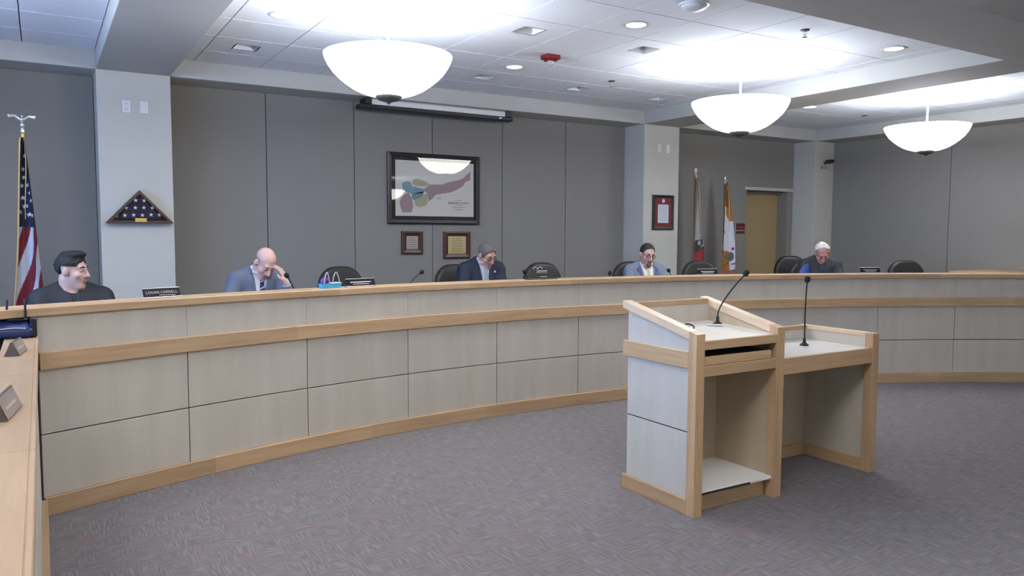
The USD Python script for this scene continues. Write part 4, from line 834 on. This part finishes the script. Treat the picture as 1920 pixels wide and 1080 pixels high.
def ca_paint(U, V):
    n = meshkit.noise(np.stack([U*7, V*22, U*0], -1), 5); n2 = meshkit.noise(np.stack([U*3+4, V*9, U*0], -1), 8)
    c = np.zeros(U.shape+(3,)); c[:] = (.40, .39, .40); c[U < .30] = (.25, .235, .235); c[(U > .28)&(U < .40)] = (.30, .19, .15); c[U > .75] = (.22, .21, .21)
    c[(V > .64+.05*n2)&(U > .40)&(n < .62)] = (.06, .06, .055); c[(V > .66)&(V < .76)&(U > .5)&(n > .62)] = (.36, .37, .37)
    c[(V > .745+.05*n2)&(U > .50)] = (.30, .035, .045); c[(V > .90)] = (.28, .03, .04); return c
flag('slim white and brown flag with a red foot, left of the orange flag', 'state_flag', 8.10, 8.2, 2.545, 'oak_pole', spear, ca_paint, .055, .215, 1.42, .14, 1.1, u_off=-.06)
def co_paint(U, V):
    c = np.zeros(U.shape+(3,)); org, wht = (.36, .15, .035), (.60, .61, .68); c[:] = org
    m = (V > .24+.18*np.clip((U-.45)*4, 0, 1))&(V < .70+.06*U); c[m] = wht; c[(V > .70)&(U > .64)] = wht
    c[(V < .20)] = (.20, .11, .045); c[(V > .20)&(V < .27)&(U > .3)&(U < .7)] = (.25, .06, .02); c[(np.abs(V-.245)<.006)&(U < .45)] = (.05, .03, .03)
    c[(np.abs(V-.515-.05*(.45-U))<.008)&(U > .12)&(U < .5)] = (.08, .03, .07); c[np.hypot((U-.50)*.3, (V-.52)*1.45) < .016] = (.16, .03, .07)
    r = np.hypot((U-.40)*.34, (V-.84)*1.45); c[(np.abs(r-.075) < .007)&(U < .62)] = (.16, .06, .015)
    c[np.hypot((U-.84)*.34, (V-.72)*1.45) < .025] = (.22, .03, .09); c[(np.hypot((U-.72)*.34, (V-.80)*1.1) < .055)] = (.10, .12, .12); c[(np.abs(V-.885) < .008)&(U > .74)] = (.06, .04, .06); c[(V > .945)] = (.27, .12, .10); c[(V>.70)&(V<.715)&(U<.35)] = (.12,.06,.06); return c
flag('orange and white county flag hanging in folds beside the red room sign', 'county_flag', 8.70, 8.2, 2.455, 'oak_pole', lambda t, L: t.add('finial', lathe([(0, L-.11), (.014, L-.11), (.016, L-.08), (.008, L-.06), (.014, L-.03), (.006, L-.008), (0, L)], 16), 'silver', 35), co_paint, .06, .30, 1.42, .10, 1.2, u_off=.02)

# ------------------------------------------------------------------ small things on the ledges
def name_plate(label, a, words=None, r=9.80, w=.235, lines=2, z=1.179):
    t = T('name_plate', label, 'name plate', (*pol(r, a)[:2], z), inward(a), 'name plates on the bench ledge'); t.add('base', bx(-w/2-.004, w/2+.004, -.03, .012, 0, .010, .002), 'silver')
    t.add('plate', hull([(sx*w/2, y, z_) for sx in (-1, 1) for y, z_ in ((.010, .009), (.002, .009), (-.010, .060), (-.018, .060))]), 'plate_black'); t.add('top_edge', bx(-w/2, w/2, -.022, -.006, .0595, .0655, .001), 'silver')
    tilt = lambda m: map_axes(m, (-1, 0, 0), (0, -.366, .931), (0, .931, .366), (0, .0102, .0095))
    if words:
        m = text(words, .017, .0006, bold=False); m.vertices[:, 0] *= min(1.15, (w*.86)/(m.bounds[1][0]-m.bounds[0][0])); m.apply_translation((0, .022, 0)); t.add('lettering', tilt(m), 'plate_text')
        t.add('small_line', tilt(bx(-.02, .085, .009, .0125, 0, .0006)), 'plate_text')
    else: t.add('lettering', tilt(cat(bx(-w*.36, w*.36, .026, .034, 0, .0006), bx(-w*.28, w*.28, .012, .017, 0, .0006))), 'plate_text')
name_plate('black name plate with lettering between the man in black and the bald man', -18.82, 'LOGAN CARNELL')
name_plate('black name plate in a silver holder on the ledge, right of the gift bag', -10.0, w=.25)
name_plate('black name plate before the empty chair left of the orange flag', 11.6, w=.225)
name_plate('black name plate on the ledge between the white-haired man and the farthest chair', 22.9, w=.225)
cs = T('clear_name_sign', 'clear acrylic name sign with two white arches and lettering before an empty chair', 'name sign', (*pol(9.80, .46)[:2], 1.179), inward(.46))
cs.add('sheet', bx(-.16, .16, -.004, .0, .004, .115, .001), 'pane'); cs.add('foot', bx(-.165, .165, -.03, .02, 0, .005, .001), 'plate_black')
for q in (-1, 1):
    cs.add('arch', tube([(.045+q*-.0265+.022*math.cos(a), .002, .093+.020*math.sin(a)) for a in np.linspace(0, math.pi, 14)], .0022, 6), 'star_white', True)
cs.add('lettering', cat(bx(-.058, .052, .0, .001, .071, .081), bx(-.058, .058, .0, .001, .058, .062), bx(-.058, .02, .0, .001, .022, .028)), 'plate_text')
gb = T('gift_bag', 'small bright blue gift bag with two pale loop handles and purple tissue on the ledge', 'bag', (*pol(9.83, -11.45)[:2], 1.179), inward(-11.45))
gb.add('bag', hull([(sx*(.076 if z == 0 else .082), sy*.03, z) for sx in (-1, 1) for sy in (-1, 1) for z in (0, .035)]), 'gift_blue'); gb.add('folded_edge', hull([(x, y, z) for x in (-.08, .012) for y in (-.032, .033) for z in (.034, .042)]), 'gift_pale')
for x, dx in ((.042, .0), (-.030, -.012)): gb.add('handle', tube(spline([(x+.022, .028, .03), (x+.018, .03, .075), (x+dx*.4, .03, .118), (x-.016+dx, .03, .075), (x-.022+dx*1.2, .028, .03)], 24), .0045, 7), 'cord_white', True)
tp = Field((-.02, -.05, .0), (.10, .05, .12), .005)
for k in range(10): a = RNG.uniform(-1, 1, 3); tp.ell((.05+a[0]*.024, a[1]*.018, .052+a[2]*.018), (.013, .013, .019), k=.01)
gb.add('tissue', tp.mesh(1), 'tissue_purple', True)
for y, l, s in ((4.28, 'small bronze wedge name plate on the side counter, nearer the blue bag', .9), (2.86, 'larger-looking bronze wedge name plate on the side counter, nearest the camera', 1.0)):
    t = T('wedge_name_plate', l, 'name plate', (-.118, y, 1.027), rz=-8); h, w = .07*s, .12*s
    t.add('wedge', hull([(x, yy, z) for yy in (-w, w) for x, z in ((-.030, 0), (.030, 0), (.004, h), (-.004, h))]), 'plate_bronze'); t.add('face_plate', hull([(x, yy, z) for yy in (-w*.94, w*.94) for x, z in ((.0305, .004), (.0315, .004), (.0055, h-.003), (.0065, h-.003))]), 'pewter_plate')
    t.add('lettering', hull([(x, yy, z) for yy in (-w*.6, w*.6) for x, z in ((.0225, h*.34), (.0235, h*.34), (.0185, h*.5), (.0195, h*.5))]), 'plate_text')
bg = T('equipment_bag', 'glossy dark blue bag with two upright black straps on the side counter', 'bag', (-.125, 4.90, 1.027))
bg.add('body', cat(m3.Manifold.batch_hull([m3.Manifold.sphere(r, 20).translate(c) for c, r in [((-.09, -.03, .033), .032), ((.045, -.03, .033), .032), ((-.09, .05, .036), .034), ((.045, .05, .036), .034), ((-.075, .01, .065), .026), ((.03, .01, .065), .026)]])), 'bag_blue', 50)
bg.add('top_tray', map_axes(lathe([(0, .086), (.045, .086), (.056, .098), (.052, .102), (.043, .094), (0, .092)], 28), (1, 0, 0), (0, .6, 0), (0, 0, 1), (-.003, .01, .0)), 'bag_dark', 35)
bg.add('side_pocket', bx(.058, .090, -.045, .06, .003, .108, .008), 'bag_dark'); bg.add('seam_piping', tube(spline([(-.10, -.058, .05), (-.03, -.064, .058), (.04, -.06, .054)], 16), .003, 6), 'cord_white', True)
for x in (-.043, .040): bg.add('strap', tube(spline([(x, .012, .088), (x-.001, .012, .15), (x+.001, .014, .205)], 12), .006, 8), 'black_plastic', True)
wd = T('side_cabinet', 'low maple-topped cabinet standing behind the bench at the right', 'cabinet', (10.5, 5.35, PZ), world=True)
wd.add('body', bx(10.12, 10.98, 4.85, 5.55, PZ, 1.09, .004), 'veneer'); wd.add('top', bx(10.08, 10.99, 4.80, 5.60, 1.09, 1.13, .004), 'maple'); wd.add('door', bx(10.105, 10.12, 4.88, 5.19, PZ+.05, 1.05, .003), 'veneer'); wd.add('door', bx(10.105, 10.12, 5.20, 5.52, PZ+.05, 1.05, .003), 'veneer')
